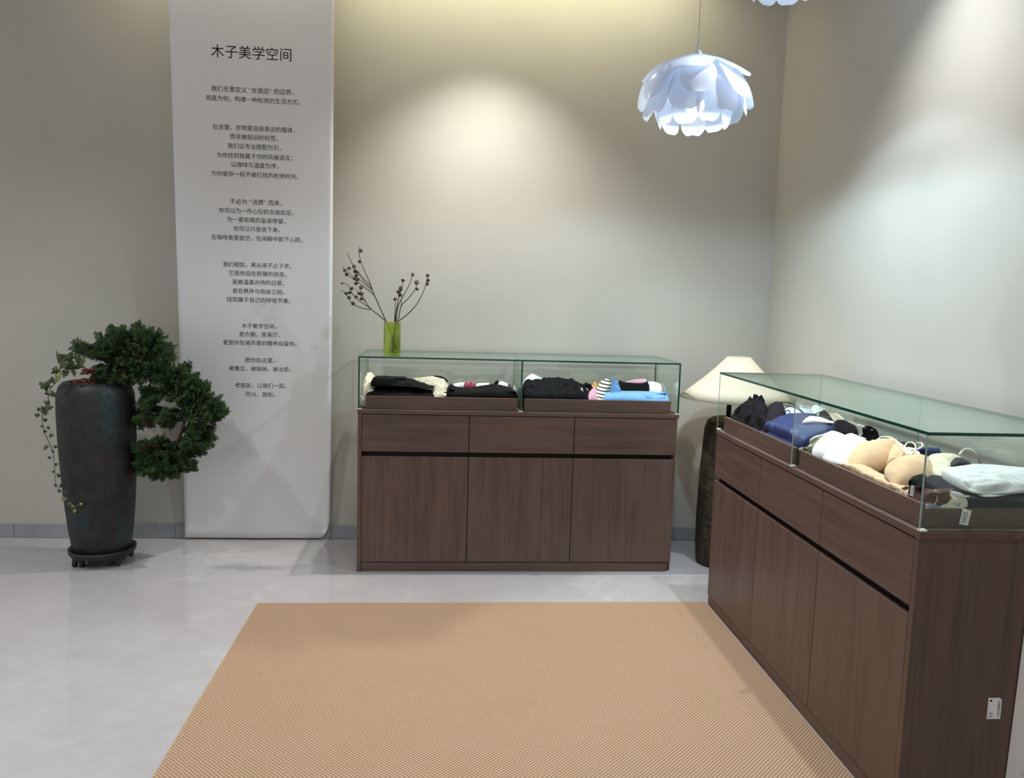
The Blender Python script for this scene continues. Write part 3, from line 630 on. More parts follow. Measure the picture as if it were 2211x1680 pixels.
def pendant(loc, rz, beam, cone_):
    root = empty('pendant_lamp', loc, (0, 0, rz))
    for ti, (n, wid, path, off) in enumerate(TIERS):
        for k in range(n):
            vs, fs = petal_mesh([(r*random.uniform(.96, 1.03), z+random.uniform(-.006, .006)) for r, z in path], wid*random.uniform(.95, 1.08))
            R = Matrix.Rotation(off+2*math.pi*(k+random.uniform(-.07, .07))/n, 4, 'Z')
            b = MB(); b.add([R @ Vector(v) for v in vs], fs, 0, True); b.build('petal', M['petal'], root)
    b = MB(); b.lathe([(0.0, -0.135), (0.019, -0.132), (0.019, -0.002), (0.016, 0.012), (0.008, 0.026), (0.0, 0.027)], n=24); b.build('socket_cap', M['white_metal'], root)
    b = MB(); b.ball((0, 0, 0.031), 0.0062, 12, 8); b.lathe([(0.0, 0.034), (0.004, 0.035), (0.004, 0.050), (0.0, 0.051)], n=12); b.build('cord_grip', M['white_metal'], root)
    b = MB(); b.tube([(0, 0, 0.05), (0, 0, CEIL-loc[2]-0.02)], 0.0014, 8); b.lathe([(0.0, CEIL-loc[2]-0.02), (0.03, CEIL-loc[2]-0.02), (0.04, CEIL-loc[2]-0.0005), (0.0, CEIL-loc[2]-0.0005)], n=24); b.build('cord', M['cord'], root)
    b = MB(); b.ball((0, 0, -0.165), 0.034, 20, 14); b.build('bulb', M['bulb'], root)
    light('POINT', 'pendant_glow', (loc[0], loc[1], loc[2]-0.150), 0.42, (0.58, 0.76, 1.0), shadow_soft_size=0.035)
    light('SPOT', 'pendant_beam', (loc[0], loc[1], loc[2]-0.222), beam, COOL, (loc[0], loc[1], 0), spot_size=math.radians(cone_), spot_blend=0.22, shadow_soft_size=0.03)
    return root
pa = at(1506, 124, 1, -0.8)
p1 = pendant((pa.x, -0.8, pa.z), 0.3, 34, 174); tag(p1, 'white petal pendant lamp hanging in full view over the far cabinet', 'pendant lamp', 'petal pendant lamps')
pb = at(1695, 3, 1, -0.8)
p2 = pendant((pb.x, -0.8, pb.z+0.270), 0.75, 15, 110); tag(p2, 'petal pendant lamp cut off by the top of the photo, only its lowest petals showing', 'pendant lamp', 'petal pendant lamps')
# ------------------------------------------------------------------ garments in the display trays
ZT = 0.8095   # floor of the trays' display surface
def cat(p0, p1, p2, p3, t):
    return 0.5*((2*p1)+(p2-p0)*t+(2*p0-5*p1+4*p2-p3)*t*t+(3*p1-p0-3*p2+p3)*t**3)
def resample(row, n):
    row = [Vector(p) for p in row]; m = len(row)-1
    if m == 0: return [row[0].copy() for _ in range(n+1)]
    out = []
    for i in range(n+1):
        s = i/n*m; k = min(int(s), m-1); t = s-k
        out.append(cat(row[max(k-1, 0)], row[k], row[k+1], row[min(k+2, m)], t))
    return out
def cloth(mb, rows, z0, nu=46, nv=30, wr=0.004, ws=22, seed=0, roll=0.010, mi=0, pleat=None):
    """closed soft cloth body: a surface lofted through rows (front to back), rounded over its rim down to z0"""
    R = [resample(r, nu) for r in rows]; m = len(R)-1; g = []
    for j in range(nv+1):
        s = j/nv*m; k = min(int(s), m-1); t = s-k
        g.append([cat(R[max(k-1, 0)][i], R[k][i], R[k+1][i], R[min(k+2, m)][i], t) for i in range(nu+1)])
    for j in range(nv+1):
        for i in range(nu+1):
            p = g[j][i]; e = min(1.0, 4*min(i, nu-i)/nu+0.25)*min(1.0, 4*min(j, nv-j)/nv+0.25)
            q = Vector((p.x*ws+seed*3.1, p.y*ws, p.z*ws*0.5)); f = noise.noise(q)
            wq = 0.5*noise.noise(q*0.6)
            r = 1-abs(noise.noise(Vector((p.x*ws*0.8-seed+wq, p.y*ws*1.7+seed+wq, 4))))*3.2
            f = f*0.8+0.35*noise.noise(q*2.7)
            pz = 0.0
            if pleat:
                A, fr, an = pleat; u = (p.x*math.cos(an)+p.y*math.sin(an))*fr + 1.6*noise.noise(Vector((p.x*9+seed, p.y*9, 1)))
                pz = A*(abs(math.sin(u))**0.6)*(0.4+0.8*abs(noise.noise(Vector((p.x*13, p.y*13, seed)))))*e
            g[j][i] = Vector((p.x+0.9*wr*noise.noise(q+Vector((9, 0, 0))), p.y+0.9*wr*noise.noise(q+Vector((0, 9, 0))), max(z0+0.0025, p.z+pz+1.35*wr*e*(f*0.9+r*0.55))))
    vs = [v for row in g for v in row]; n1 = nu+1
    fs = [(j*n1+i, j*n1+i+1, (j+1)*n1+i+1, (j+1)*n1+i) for j in range(nv) for i in range(nu)]
    lp = [i for i in range(n1)] + [j*n1+nu for j in range(1, nv+1)] + [nv*n1+i for i in range(nu-1, -1, -1)] + [j*n1 for j in range(nv-1, 0, -1)]
    c = sum((vs[i] for i in lp), Vector())/len(lp); prev = lp
    area = sum(vs[lp[k]].x*vs[lp[(k+1) % len(lp)]].y-vs[lp[(k+1) % len(lp)]].x*vs[lp[k]].y for k in range(len(lp)))
    for (out, dz) in ((0.7, 0.22), (1.0, 0.5), (0.75, 0.82), (0.0, 1.0)):
        ring = []
        for k, i in enumerate(lp):
            a, b_ = vs[lp[k-1]], vs[lp[(k+1) % len(lp)]]; d = Vector((b_.y-a.y, a.x-b_.x, 0))*(1 if area > 0 else -1)
            if d.length > 1e-7: d.normalize()
            h = vs[i].z-z0; w = min(roll, h*0.45)
            vs.append(Vector((vs[i].x+d.x*w*out, vs[i].y+d.y*w*out, vs[i].z-h*dz))); ring.append(len(vs)-1)
        L = len(lp)
        for k in range(L): fs.append((prev[(k+1) % L], prev[k], ring[k], ring[(k+1) % L]))
        prev = ring
    fs.append(tuple(reversed(prev)))
    for v in vs:                        # nothing passes through glass or tray rims
        k = min(1.0, max(0.0, (0.842-v.z)/0.010))
        if c.x > 1.5:
            v.x += k*max(0.0, 1.579-v.x); v.y = min(max(v.y, BAY[0]-0.030+k*0.026), BAY[1]+0.030-k*0.026); v.x = min(v.x, 1.955)
        elif z0 > 0.8: v.y += k*max(0.0, 0.032-v.y); v.x = min(max(v.x, max(BAY[0]-0.016, 0.0095)), BAY[1]+0.016)
    if area < 0: fs = [tuple(reversed(f)) for f in fs]
    mb.add(vs, fs, mi, True)
def strap(pts, w=0.004, t=0.0012, n=8):
    b = MB(); b.tube(smooth_path(pts, n), w, 6, flat=t/w if t < w else 1.0); return b
BAY = [0.022, 0.726]        # limits, along the cabinet, of the tray being filled
def fit(P, lo, hi):
    """keeps a point of a garment inside its tray: slides it along the sight line, clamps what is left"""
    ok = lambda q: all(lo[k]-1e-6 <= q[k] <= hi[k]+1e-6 for k in range(3))
    for k in range(60):
        for sg in (-1, 1):
            q = CAM + (P-CAM)*(1+sg*k*0.003)
            if ok(q): return q
    return Vector([min(max(P[k], lo[k]), hi[k]) for k in range(3)])
def A_(rows):       # rows given as (depth, [(px, py) ...]) on the far cabinet
    return [[fit(at(x, y, 1, d), (BAY[0], 0.034, ZT+0.006), (BAY[1], 0.405, 0.985)) for x, y in r] for d, r in rows]
def B1(pts, lo=1.586): return [fit(at(x, y, 2, z), (lo, BAY[0], ZT+0.006), (1.945, BAY[1], 0.985)) for x, y, z in pts]
def B_(rows):       # rows given as [(px, py, height) ...] on the right-hand cabinet
    return [B1(r) for r in rows]
def garment(name, label, catg, rows, z0, mat, group=None, **kw):
    b = MB(); cloth(b, rows, z0, **kw); o = b.build(name, mat); return tag(o, label, catg, group)
def sub(parent, name, mb, mat, label=None):
    o = mb.build(name, mat, parent)
    if label: o['label'] = label
    return o
def hang_tag(parent, P, w, h, tilt, yaw=0.0, lean=0.0, label='small white hang tag'):
    """card hanging from its top edge at P, with unreadable printed lines"""
    R = Matrix.Rotation(yaw, 3, 'Z') @ Matrix.Rotation(lean, 3, 'X') @ Matrix.Rotation(tilt, 3, 'Y')
    b = MB(); v = [(-w/2, 0, 0), (w/2, 0, 0), (w/2, 0, -h), (-w/2, 0, -h)]
    b.add([P+R@Vector(q) for q in v]+[P+R@(Vector(q)+Vector((0, 0.0008, 0))) for q in v], [(3,2,1,0), (4,5,6,7), (0,1,5,4), (1,2,6,5), (2,3,7,6), (3,0,4,7)])
    o = sub(parent, 'hang_tag', b, M['tag'], label); b = MB(); random.seed(int(w*1e5))
    for k in range(5):
        z = -h*(0.2+0.14*k); L = w*random.uniform(.35, .7); b.add([P+R@Vector((x, -0.0004, zz)) for x, zz in ((-w*.35, z), (-w*.35+L, z), (-w*.35+L, z-h*.05), (-w*.35, z-h*.05))], [(3,2,1,0)])
    sub(o, 'printing', b, M['tag_ink'])
# --- far cabinet, left tray
garment('knit_top', 'cream knitted garment squeezed against the left glass of the far cabinet', 'garment',
        A_([(0.07, [(791, 850), (796, 842), (806, 846)]), (0.16, [(789, 822), (797, 812), (812, 826)]), (0.24, [(789, 812), (800, 806), (812, 818)]), (0.30, [(790, 815), (800, 810), (812, 822)])]), ZT, M['cream'], seed=1, wr=0.007, ws=30, nu=18)
b = MB(); P0 = at(785.5, 868, 1, 0.05)
cloth(b, [[Vector((0.0115, y, 0.80+0.03*math.sin(y*30))), Vector((0.020, y, 0.815)), Vector((0.030, y, 0.845))] for y in (0.06, 0.12, 0.2, 0.28)], 0.771, 10, 16, 0.003, 40, 3, 0.002)
o = b.build('lace_camisole', M['cream_lace']); tag(o, 'cream lace camisole hanging over the left end of the left tray in the far cabinet', 'garment')
b = MB()
cloth(b, A_([(0.045, [(796, 850), (840, 851), (890, 852), (934, 853)]), (0.12, [(796, 836), (840, 838), (890, 842), (934, 843)]), (0.24, [(800, 831), (845, 833), (890, 836), (932, 838)]), (0.33, [(805, 833), (845, 834), (890, 836), (930, 838)])]), ZT, 40, 22, 0.004, 16, 5, 0.012)
o = b.build('folded_trousers', M['black']); tag(o, 'folded black trousers lowest in the left tray of the far cabinet', 'trousers')
b = MB()
cloth(b, A_([(0.06, [(803, 822), (830, 828), (880, 834), (935, 841)]), (0.12, [(806, 816), (850, 822), (895, 828), (937, 836)]), (0.22, [(815, 812), (850, 817), (895, 822), (930, 828)]), (0.31, [(832, 812), (865, 815), (895, 819), (922, 824)])]), 0.868, 50, 30, 0.003, 18, 7, 0.005, 0, (0.005, 70, 1.2))
o = b.build('folded_jacket', M['black']); tag(o, 'black folded jacket lying slanted on top of the black trousers', 'jacket')
b = MB(); cloth(b, A_([(0.15, [(832, 818), (850, 820), (876, 824)]), (0.26, [(832, 813), (852, 815), (876, 818)])]), 0.895, 20, 8, 0.0015, 20, 8, 0.003); sub(o, 'collar', b, M['black'])
garment('lace_blouse', 'cream lace blouse draped between the two black stacks in the left tray', 'garment',
        A_([(0.05, [(932, 858), (942, 853), (956, 849), (962, 856)]), (0.12, [(934, 838), (945, 830), (960, 834), (969, 846)]), (0.22, [(900, 820), (930, 815), (958, 822), (970, 836)]), (0.33, [(892, 817), (930, 815), (955, 819), (966, 830)])]), ZT, M['cream_lace'], seed=9, wr=0.006, ws=26)
b = strap([at(924, 815, 1, .30)+Vector((0,0,.004)), at(945, 815, 1, .28)+Vector((0,0,.004)), at(958, 819, 1, .26)+Vector((0,0,.004)), at(966, 824, 1, .25)], 0.006, 0.003); tag(b.build('belt', M['black']), 'narrow black belt lying over the cream lace blouse', 'belt')
garment('striped_scarf', 'small black and white striped scarf beside the tray rim under the lace blouse', 'scarf',
        A_([(0.042, [(955, 856), (960, 853), (966, 857)]), (0.07, [(956, 848), (961, 845), (966, 849)]), (0.10, [(957, 846), (961, 844), (966, 848)])]), ZT, M['stripe'], seed=2, wr=0.003, ws=40, nu=12, nv=10)
b = MB()
cloth(b, A_([(0.045, [(968, 842), (980, 846), (1020, 847), (1060, 845), (1113, 849)]), (0.12, [(970, 833), (985, 840), (1020, 841), (1060, 836), (1113, 845)]), (0.22, [(972, 831), (990, 838), (1020, 838), (1062, 831), (1108, 839)]), (0.31, [(976, 833), (995, 836), (1025, 836), (1065, 830), (1102, 836)])]), ZT, 46, 20, 0.0035, 18, 12, 0.010)
o = b.build('folded_sweatpants', M['black']); tag(o, 'folded black sweatpants filling the right half of the left tray', 'trousers')
b = MB(); cloth(b, A_([(0.046, [(967, 842), (972, 838), (980, 841)]), (0.10, [(967, 836), (972, 831), (980, 834)]), (0.2, [(969, 834), (974, 830), (981, 833)])]), 0.858, 12, 10, 0.002, 30, 4, 0.003); sub(o, 'rolled_hem', b, M['black'])
for nm, lb, ct, rows, mt, sd in (
  ('white_singlet', 'white folded singlet behind the left end of the black sweatpants', 'garment', [(0.325, [(978, 832), (995, 829), (1008, 832)]), (0.37, [(980, 829), (994, 826), (1008, 829)])], 'white', 3),
  ('lace_brief', 'small rose pink lace brief behind the black sweatpants', 'underwear', [(0.325, [(1002, 830), (1014, 828), (1026, 832)]), (0.37, [(1004, 827), (1015, 825), (1024, 829)])], 'red', 4),
  ('cotton_brief', 'white cotton brief right of the rose pink lace brief', 'underwear', [(0.325, [(1028, 831), (1042, 830), (1056, 831)]), (0.37, [(1030, 828), (1044, 827), (1056, 827)])], 'white', 6),
  ('padded_vest', 'white garment with a black end at the right corner of the left tray', 'garment', [(0.325, [(1076, 828), (1095, 832), (1114, 842)]), (0.37, [(1074, 823), (1092, 826), (1112, 834)])], 'white', 7)):
    o = garment(nm, lb, ct, A_(rows), ZT, M[mt], seed=sd, wr=0.004, ws=40, nu=16, nv=10, roll=0.006)
    if nm == 'padded_vest':
        b = MB(); cloth(b, A_([(0.33, [(1067, 829), (1072, 823), (1078, 828)]), (0.37, [(1068, 826), (1073, 821), (1079, 825)])]), 0.85, 10, 8, 0.002, 30, 4, 0.004); sub(o, 'black_trim', b, M['black'], 'black end of the garment')
    if nm == 'lace_brief':
        for dx in (0, 9):
            sub(o, 'strap', strap([at(998+dx, 833, 1, .33), at(1003+dx, 826, 1, .34)+Vector((0,0,.004)), at(1011+dx, 827, 1, .34)+Vector((0,0,.004)), at(1014+dx, 833, 1, .33)], 0.0016, 0.0016), M['pink'])
# --- far cabinet, right tray
BAY[:] = [0.776, 1.454]
garment('white_blouse', 'white blouse behind the black lace heap in the right tray', 'garment',
        A_([(0.25, [(1133, 830), (1148, 822), (1168, 828), (1186, 834)]), (0.32, [(1132, 822), (1147, 813), (1168, 820), (1186, 826)]), (0.38, [(1134, 818), (1148, 808), (1166, 816), (1182, 824)])]), ZT, M['white'], seed=21, wr=0.005)
garment('cotton_vest', 'white vest folded behind the right half of the black lace heap', 'garment',
        A_([(0.30, [(1205, 829), (1220, 828), (1240, 829)]), (0.38, [(1205, 824), (1222, 820), (1238, 821)])]), ZT, M['white'], seed=22, wr=0.003, nu=16, nv=10)
b = MB()
cloth(b, A_([(0.045, [(1133, 848), (1160, 850), (1200, 848), (1240, 848), (1270, 856)]), (0.10, [(1132, 834), (1160, 840), (1195, 834), (1240, 834), (1268, 846)]), (0.18, [(1132, 824), (1150, 828), (1192, 822), (1235, 826), (1262, 838)]), (0.26, [(1134, 822), (1156, 822), (1195, 817), (1238, 823), (1256, 830)])]), ZT, 70, 40, 0.011, 30, 25, 0.010, 0, (0.009, 75, 0.3))
o = b.build('lace_dress', M['black_lace']); tag(o, 'crumpled black lace dress heaped in the left of the right tray', 'dress')
b = MB(); b.tube([at(1255, 838, 1, .045), at(1259, 845, 1, .045)], [0.005, 0.004], 6, flat=0.3); sub(o, 'care_label', b, M['tag'], 'tiny white care label')
b = MB(); b.lathe([(0.010+0.012*(1+math.cos(a)), 0.010*math.sin(a)) for a in [2*math.pi*k/12 for k in range(12)]], (0, 0, 0), 28, mod=lambda a, z: 1+0.10*math.sin(a*9), close=True)
P = at(1267, 838, 1, .10); o = b.build('hair_scrunchie', M['black_lace'], loc=(P.x, .10, 0.868)); o.rotation_euler = (math.radians(68), 0, 0.2); tag(o, 'ruched black hair scrunchie at the right end of the black lace dress', 'scrunchie')
garment('mustard_sock', 'mustard yellow sock peeping out behind the scrunchie', 'sock', A_([(0.22, [(1278, 842), (1285, 838), (1292, 842)]), (0.28, [(1278, 834), (1285, 826), (1291, 832)]), (0.33, [(1279, 832), (1285, 827), (1290, 831)])]), ZT, M['mustard'], seed=30, nu=12, nv=12)
garment('pink_camisole', 'crumpled pink camisole between black lace dress and striped scarf', 'garment', A_([(0.045, [(1273, 858), (1281, 853), (1290, 859)]), (0.10, [(1274, 843), (1281, 838), (1288, 846)]), (0.18, [(1276, 838), (1282, 835), (1288, 840)])]), ZT, M['pink'], seed=31, nu=12, nv=14, wr=0.007, ws=40)
garment('striped_blouse', 'cream blouse with black stripes left of the blue shirt', 'garment', A_([(0.045, [(1290, 860), (1296, 856), (1303, 860)]), (0.10, [(1289, 842), (1297, 838), (1305, 842)]), (0.20, [(1290, 834), (1300, 824), (1316, 826)]), (0.30, [(1298, 826), (1308, 818), (1318, 822)])]), ZT, M['stripe'], seed=33, nu=20, nv=20, wr=0.005)
b = MB()
cloth(b, A_([(0.045, [(1307, 855), (1340, 856), (1390, 858), (1448, 859)]), (0.07, [(1307, 850), (1340, 850), (1390, 851), (1448, 853)]), (0.10, [(1308, 847), (1345, 846), (1395, 847), (1440, 848)]), (0.135, [(1312, 846), (1345, 845), (1395, 845), (1432, 847)])]), ZT, 44, 20, 0.003, 14, 41, 0.010)
shirt = b.build('folded_shirt', M['blue']); tag(shirt, 'light blue folded shirt with raised collar in the right tray', 'shirt')
b = MB(); v = []
for t in (0.0, 0.004):
    for x, y in ((1318, 850), (1320, 826), (1324, 813), (1330, 820), (1337, 832), (1343, 848)): v.append(at(x, y, 1, .085+t*(1)+0.012*math.sin((x-1318)*0.12)))
n = 6; b.add(v, [tuple(range(n)), tuple(range(2*n-1, n-1, -1))] + [(i, i+n, (i+1) % n+n, (i+1) % n) for i in range(n)], 0, False); sub(shirt, 'collar', b, M['blue'])
b = MB(); cloth(b, A_([(0.045, [(1396, 854), (1415, 859), (1435, 855)]), (0.07, [(1393, 849), (1412, 852), (1434, 852)]), (0.10, [(1391, 845), (1412, 845), (1430, 848)])]), 0.836, 22, 12, 0.002, 20, 42, 0.004); sub(shirt, 'cuff', b, M['blue'])
garment('black_jumper', 'small folded black jumper behind the blue shirt', 'garment', A_([(0.16, [(1342, 844), (1365, 845), (1385, 845), (1402, 845)]), (0.19, [(1340, 828), (1365, 830), (1385, 830), (1402, 831)]), (0.24, [(1338, 820), (1350, 826), (1385, 827), (1398, 823)])]), ZT, M['black'], seed=44, nv=14, wr=0.003)
garment('pink_brief', 'pale pink garment lying along the back of the right tray', 'garment', A_([(0.27, [(1350, 829), (1372, 822), (1398, 824)]), (0.31, [(1352, 824), (1374, 819), (1394, 818)])]), ZT, M['pink'], seed=45, nu=16, nv=8, wr=0.003, roll=0.004)
o = garment('white_shirt', 'white garment with string tag at the right end of the right tray', 'garment', A_([(0.15, [(1406, 844), (1418, 845), (1428, 846)]), (0.18, [(1404, 829), (1418, 831), (1428, 833)]), (0.22, [(1400, 824), (1412, 824), (1422, 827)])]), ZT, M['white'], seed=46, nu=16, nv=12, wr=0.003)
sub(o, 'tag_string', strap([at(1424, 834, 1, .14), at(1430, 829, 1, .135), at(1434, 837, 1, .125), at(1436, 846, 1, .115)], 0.0009, 0.0009), M['white'])
# --- right-hand cabinet, far tray
BAY[:] = [-1.146, -0.468]
garment('lace_bodice', 'black lace bodice heaped at the far end of the right-hand cabinet', 'garment',
        B_([[(1576, 899, .838), (1606, 913, .84), (1640, 930, .842)], [(1590, 886, .858), (1618, 890, .872), (1652, 908, .865)], [(1606, 874, .875), (1628, 868, .895), (1654, 890, .875)], [(1618, 868, .885), (1636, 860, .908), (1650, 876, .885)], [(1626, 864, .885), (1638, 860, .90), (1648, 868, .885)]]), ZT, M['black_lace'], seed=51, wr=0.016, ws=40, nu=60, nv=54, pleat=(0.013, 110, 2.2))
o = garment('padded_bralette', 'dark plum padded bralette with thin straps beside the black lace bodice', 'bra',
        B_([[(1655, 915, .86), (1672, 912, .87), (1692, 906, .868)], [(1656, 896, .875), (1674, 890, .89), (1694, 888, .88)], [(1658, 880, .88), (1674, 872, .896), (1690, 872, .886)], [(1662, 874, .878), (1674, 868, .888), (1686, 868, .88)]]), ZT, M['plum'], seed=52, wr=0.003, nv=16)
for q in ([(1684, 869, .882), (1700, 869, .88), (1718, 876, .885), (1738, 894, .868)], [(1690, 886, .88), (1704, 877, .892), (1722, 883, .885), (1732, 893, .868), (1722, 898, .866)], [(1688, 892, .88), (1702, 886, .885), (1706, 895, .872)]):
    sub(o, 'strap', strap(B1(q), 0.0021, 0.0018), M['black'])
b = MB()
cloth(b, B_([[(1646, 928, .838), (1680, 944, .84), (1708, 956, .842)], [(1654, 914, .86), (1690, 924, .872), (1740, 944, .868)], [(1670, 903, .872), (1718, 906, .887), (1786, 926, .872)], [(1692, 897, .872), (1744, 897, .888), (1806, 914, .874)], [(1704, 893, .865), (1748, 893, .88), (1800, 908, .868)]]), ZT, 60, 40, 0.003, 13, 55, 0.010, 0, (0.007, 70, 0.6))
o = b.build('satin_nightdress', M['satin_navy']); tag(o, 'navy blue satin nightdress folded at the glass divider of the right-hand cabinet', 'garment')
garment('white_ribbon', 'pointed white cloth strip lying on the navy satin', 'garment', B_([[(1733, 911, .892), (1758, 908, .893), (1800, 914, .884)], [(1741, 902, .894), (1768, 904, .893), (1800, 912, .884)], [(1750, 898, .894), (1772, 901, .893), (1799, 911, .884)]]), 0.884, M['white'], seed=56, wr=0.001, roll=0.001, nv=8)
garment('white_camisole', 'white camisole behind the navy satin in the far tray', 'garment', B_([[(1692, 892, .852), (1720, 892, .856), (1748, 893, .852)], [(1690, 882, .868), (1720, 882, .872), (1752, 884, .868)], [(1694, 876, .868), (1722, 875, .874), (1750, 878, .868)]]), ZT, M['white'], seed=57, wr=0.004, nv=12)
garment('mint_camisole', 'pale mint camisole at the back of the far tray', 'garment', B_([[(1752, 892, .85), (1768, 892, .85), (1784, 896, .848)], [(1752, 882, .868), (1764, 879, .875), (1782, 886, .864)], [(1754, 876, .87), (1764, 874, .875), (1780, 881, .866)]]), ZT, M['mint'], seed=58, wr=0.004, nv=12, nu=18)
o = garment('black_thong', 'black piece with a knotted loop right of the navy satin', 'underwear', B_([[(1766, 904, .888), (1782, 906, .886), (1800, 910, .88)], [(1770, 895, .894), (1782, 894, .9), (1794, 900, .888)], [(1772, 889, .894), (1780, 885, .904), (1788, 892, .892)]]), 0.872, M['black'], seed=59, wr=0.003, nv=12, nu=18, roll=0.004)
sub(o, 'strap', strap(B1(((1774, 889, .9), (1764, 893, .893), (1748, 899, .893), (1738, 903, .892))), 0.0022, 0.0018), M['black'])
garment('beige_brief', 'folded peach beige brief at the back rim of the far tray', 'underwear', B_([[(1792, 906, .85), (1806, 910, .85), (1822, 916, .848)], [(1788, 896, .862), (1804, 898, .866), (1822, 908, .858)], [(1790, 892, .862), (1806, 893, .866), (1820, 902, .86)]]), ZT, M['peach'], seed=60, wr=0.003, nv=12, nu=18)
garment('sheer_scarf', 'sheer ivory scarf spilling over the rim beside the glass divider', 'scarf', B_([[(1716, 966, .834), (1730, 973, .836), (1742, 976, .838)], [(1722, 958, .842), (1745, 958, .852), (1762, 956, .852)], [(1738, 950, .85), (1760, 946, .862), (1782, 940, .862)], [(1752, 944, .852), (1774, 938, .862), (1796, 930, .862)]]), ZT, M['ivory'], seed=61, wr=0.004, nv=16)
# --- right-hand cabinet, near tray
BAY[:] = [-1.862, -1.182]
o = garment('charcoal_bra', 'charcoal grey bra with moulded cup behind the white padded bra', 'bra', B_([[(1806, 938, .858), (1826, 942, .862), (1846, 942, .858)], [(1806, 922, .872), (1828, 922, .882), (1852, 932, .872)], [(1804, 911, .87), (1824, 910, .88), (1850, 924, .872)], [(1806, 907, .862), (1822, 907, .87), (1846, 919, .864)]]), ZT, M['grey'], seed=62, wr=0.002)
sub(o, 'strap', strap(B1(((1832, 910, .878), (1846, 916, .878), (1858, 925, .875), (1862, 938, .865))), 0.0024, 0.0014), M['white'], 'white strap')
o = garment('lace_bra', 'small black lace bra with white strap at the back of the near tray', 'bra', B_([[(1864, 938, .855), (1880, 941, .858), (1897, 943, .852)], [(1862, 928, .868), (1878, 926, .876), (1896, 936, .866)], [(1864, 922, .866), (1878, 920, .873), (1892, 928, .866)]]), ZT, M['black_lace'], seed=63, wr=0.003, nv=12, nu=20)
sub(o, 'strap', strap(B1(((1852, 917, .868), (1864, 921, .876), (1876, 926, .88), (1884, 928, .876))), 0.0035, 0.0014), M['white'], 'white strap')
o = empty('padded_bra', at(1800, 975, 2, ZT)); inv_ = Matrix.Translation(-o.location); tag(o, 'white padded bra with two smooth cups behind the rim of the near tray', 'bra')
def moulded(parent, A, B, wd, ht, mat, lean=(-.30, -.30, 1.0)):
    """smooth teardrop bra cup from its round lower end A to the strap tip B"""
    A, B = B1([A, B], 1.590); ax = B-A; L = ax.length; e1 = ax/L; n0 = Vector(lean); n_ = (n0-e1*n0.dot(e1)).normalized(); e2 = n_.cross(e1)
    ns, nc = 30, 20; vs = []
    for i in range(ns+1):
        t = i/ns; sh = (math.sin(min(1, t/0.40)*math.pi/2)**0.75) if t < 0.40 else (1-((t-0.40)/0.60)**1.5)*0.93+0.07
        for k in range(nc+1):
            q = math.sin((k/nc*2-1)*math.pi/2); h = ht*sh**0.9*max(0.0, 1-q*q)**0.62
            h += 0.0015*noise.noise(Vector((t*5, q*3, L*90)))*(1-abs(q))
            vs.append(A + e1*L*t + e2*wd*0.5*sh*q + n_*h)
    fs = [(i*(nc+1)+k, (i+1)*(nc+1)+k, (i+1)*(nc+1)+k+1, i*(nc+1)+k+1) for i in range(ns) for k in range(nc)]
    m0 = len(vs); vs += [v - n_*(0.004+0.75*max(0.0, (v-A).dot(n_)-0.004)) for v in vs]
    fs += [tuple(m0+q for q in reversed(f)) for f in fs]
    for i in range(ns):
        a, b_ = i*(nc+1), (i+1)*(nc+1); fs.append((a, a+m0, b_+m0, b_)); fs.append((a+nc, b_+nc, b_+nc+m0, a+nc+m0))
    for k in range(nc):
        fs.append((k, k+1, k+1+m0, k+m0)); a = ns*(nc+1)+k; fs.append((a, a+m0, a+1+m0, a+1))
    b = MB(); b.add(vs, fs, 0, True); return sub(parent, 'cup', b, mat)
def keep(o_, root):
    o_.matrix_parent_inverse = Matrix.Translation(-root.location); return o_
keep(moulded(o, (1764, 990, .834), (1796, 932, .874), 0.125, 0.034, M['white'], (-.6, -.1, 1)), o)
keep(moulded(o, (1822, 1004, .834), (1836, 937, .872), 0.150, 0.034, M['white'], (-.5, -.3, 1)), o)
b = MB(); cloth(b, B_([[(1874, 962, .858), (1884, 966, .858), (1898, 972, .852)], [(1850, 944, .864), (1874, 948, .868), (1896, 962, .858)], [(1836, 938, .858), (1862, 938, .862), (1888, 950, .856)]]), ZT, 20, 12, 0.003, 24, 73, 0.004); keep(sub(o, 'back_band', b, M['white']), o)
for q in ([(1830, 940, .885), (1842, 936, .885), (1856, 942, .876), (1870, 948, .872)], [(1872, 956, .87), (1890, 952, .872), (1900, 946, .868)]):
    keep(sub(o, 'strap', strap(B1(q), 0.0032, 0.0014), M['white']), o)
garment('beige_camisole', 'crumpled beige camisole lying along the rim under the beige bra', 'garment', B_([[(1806, 1008, .832), (1830, 1018, .832), (1852, 1028, .832), (1890, 1046, .832), (1938, 1064, .832)], [(1822, 1000, .840), (1846, 1008, .842), (1868, 1020, .842), (1906, 1036, .842), (1950, 1056, .838)], [(1840, 996, .838), (1866, 1004, .840), (1890, 1016, .840), (1926, 1032, .840), (1966, 1048, .836)]]), ZT, M['beige'], seed=74, wr=0.004, nv=16, ws=30, roll=0.004)
o = empty('moulded_bra', at(1910, 1000, 2, ZT)); tag(o, 'beige moulded bra with two large cups in the near tray', 'bra')
keep(moulded(o, (1838, 1020, .834), (1934, 950, .884), 0.122, 0.046, M['beige'], (-.2, -.5, 1)), o)
keep(moulded(o, (1882, 1050, .834), (2000, 988, .876), 0.120, 0.048, M['beige'], (-.2, -.5, 1)), o)
b = MB(); cloth(b, B_([[(1918, 992, .872), (1930, 990, .876), (1946, 990, .872)], [(1922, 974, .880), (1936, 972, .884), (1952, 976, .874)], [(1930, 958, .878), (1940, 956, .880), (1956, 964, .870)]]), ZT, 16, 12, 0.005, 40, 78, 0.003); keep(sub(o, 'back_band', b, M['beige']), o)
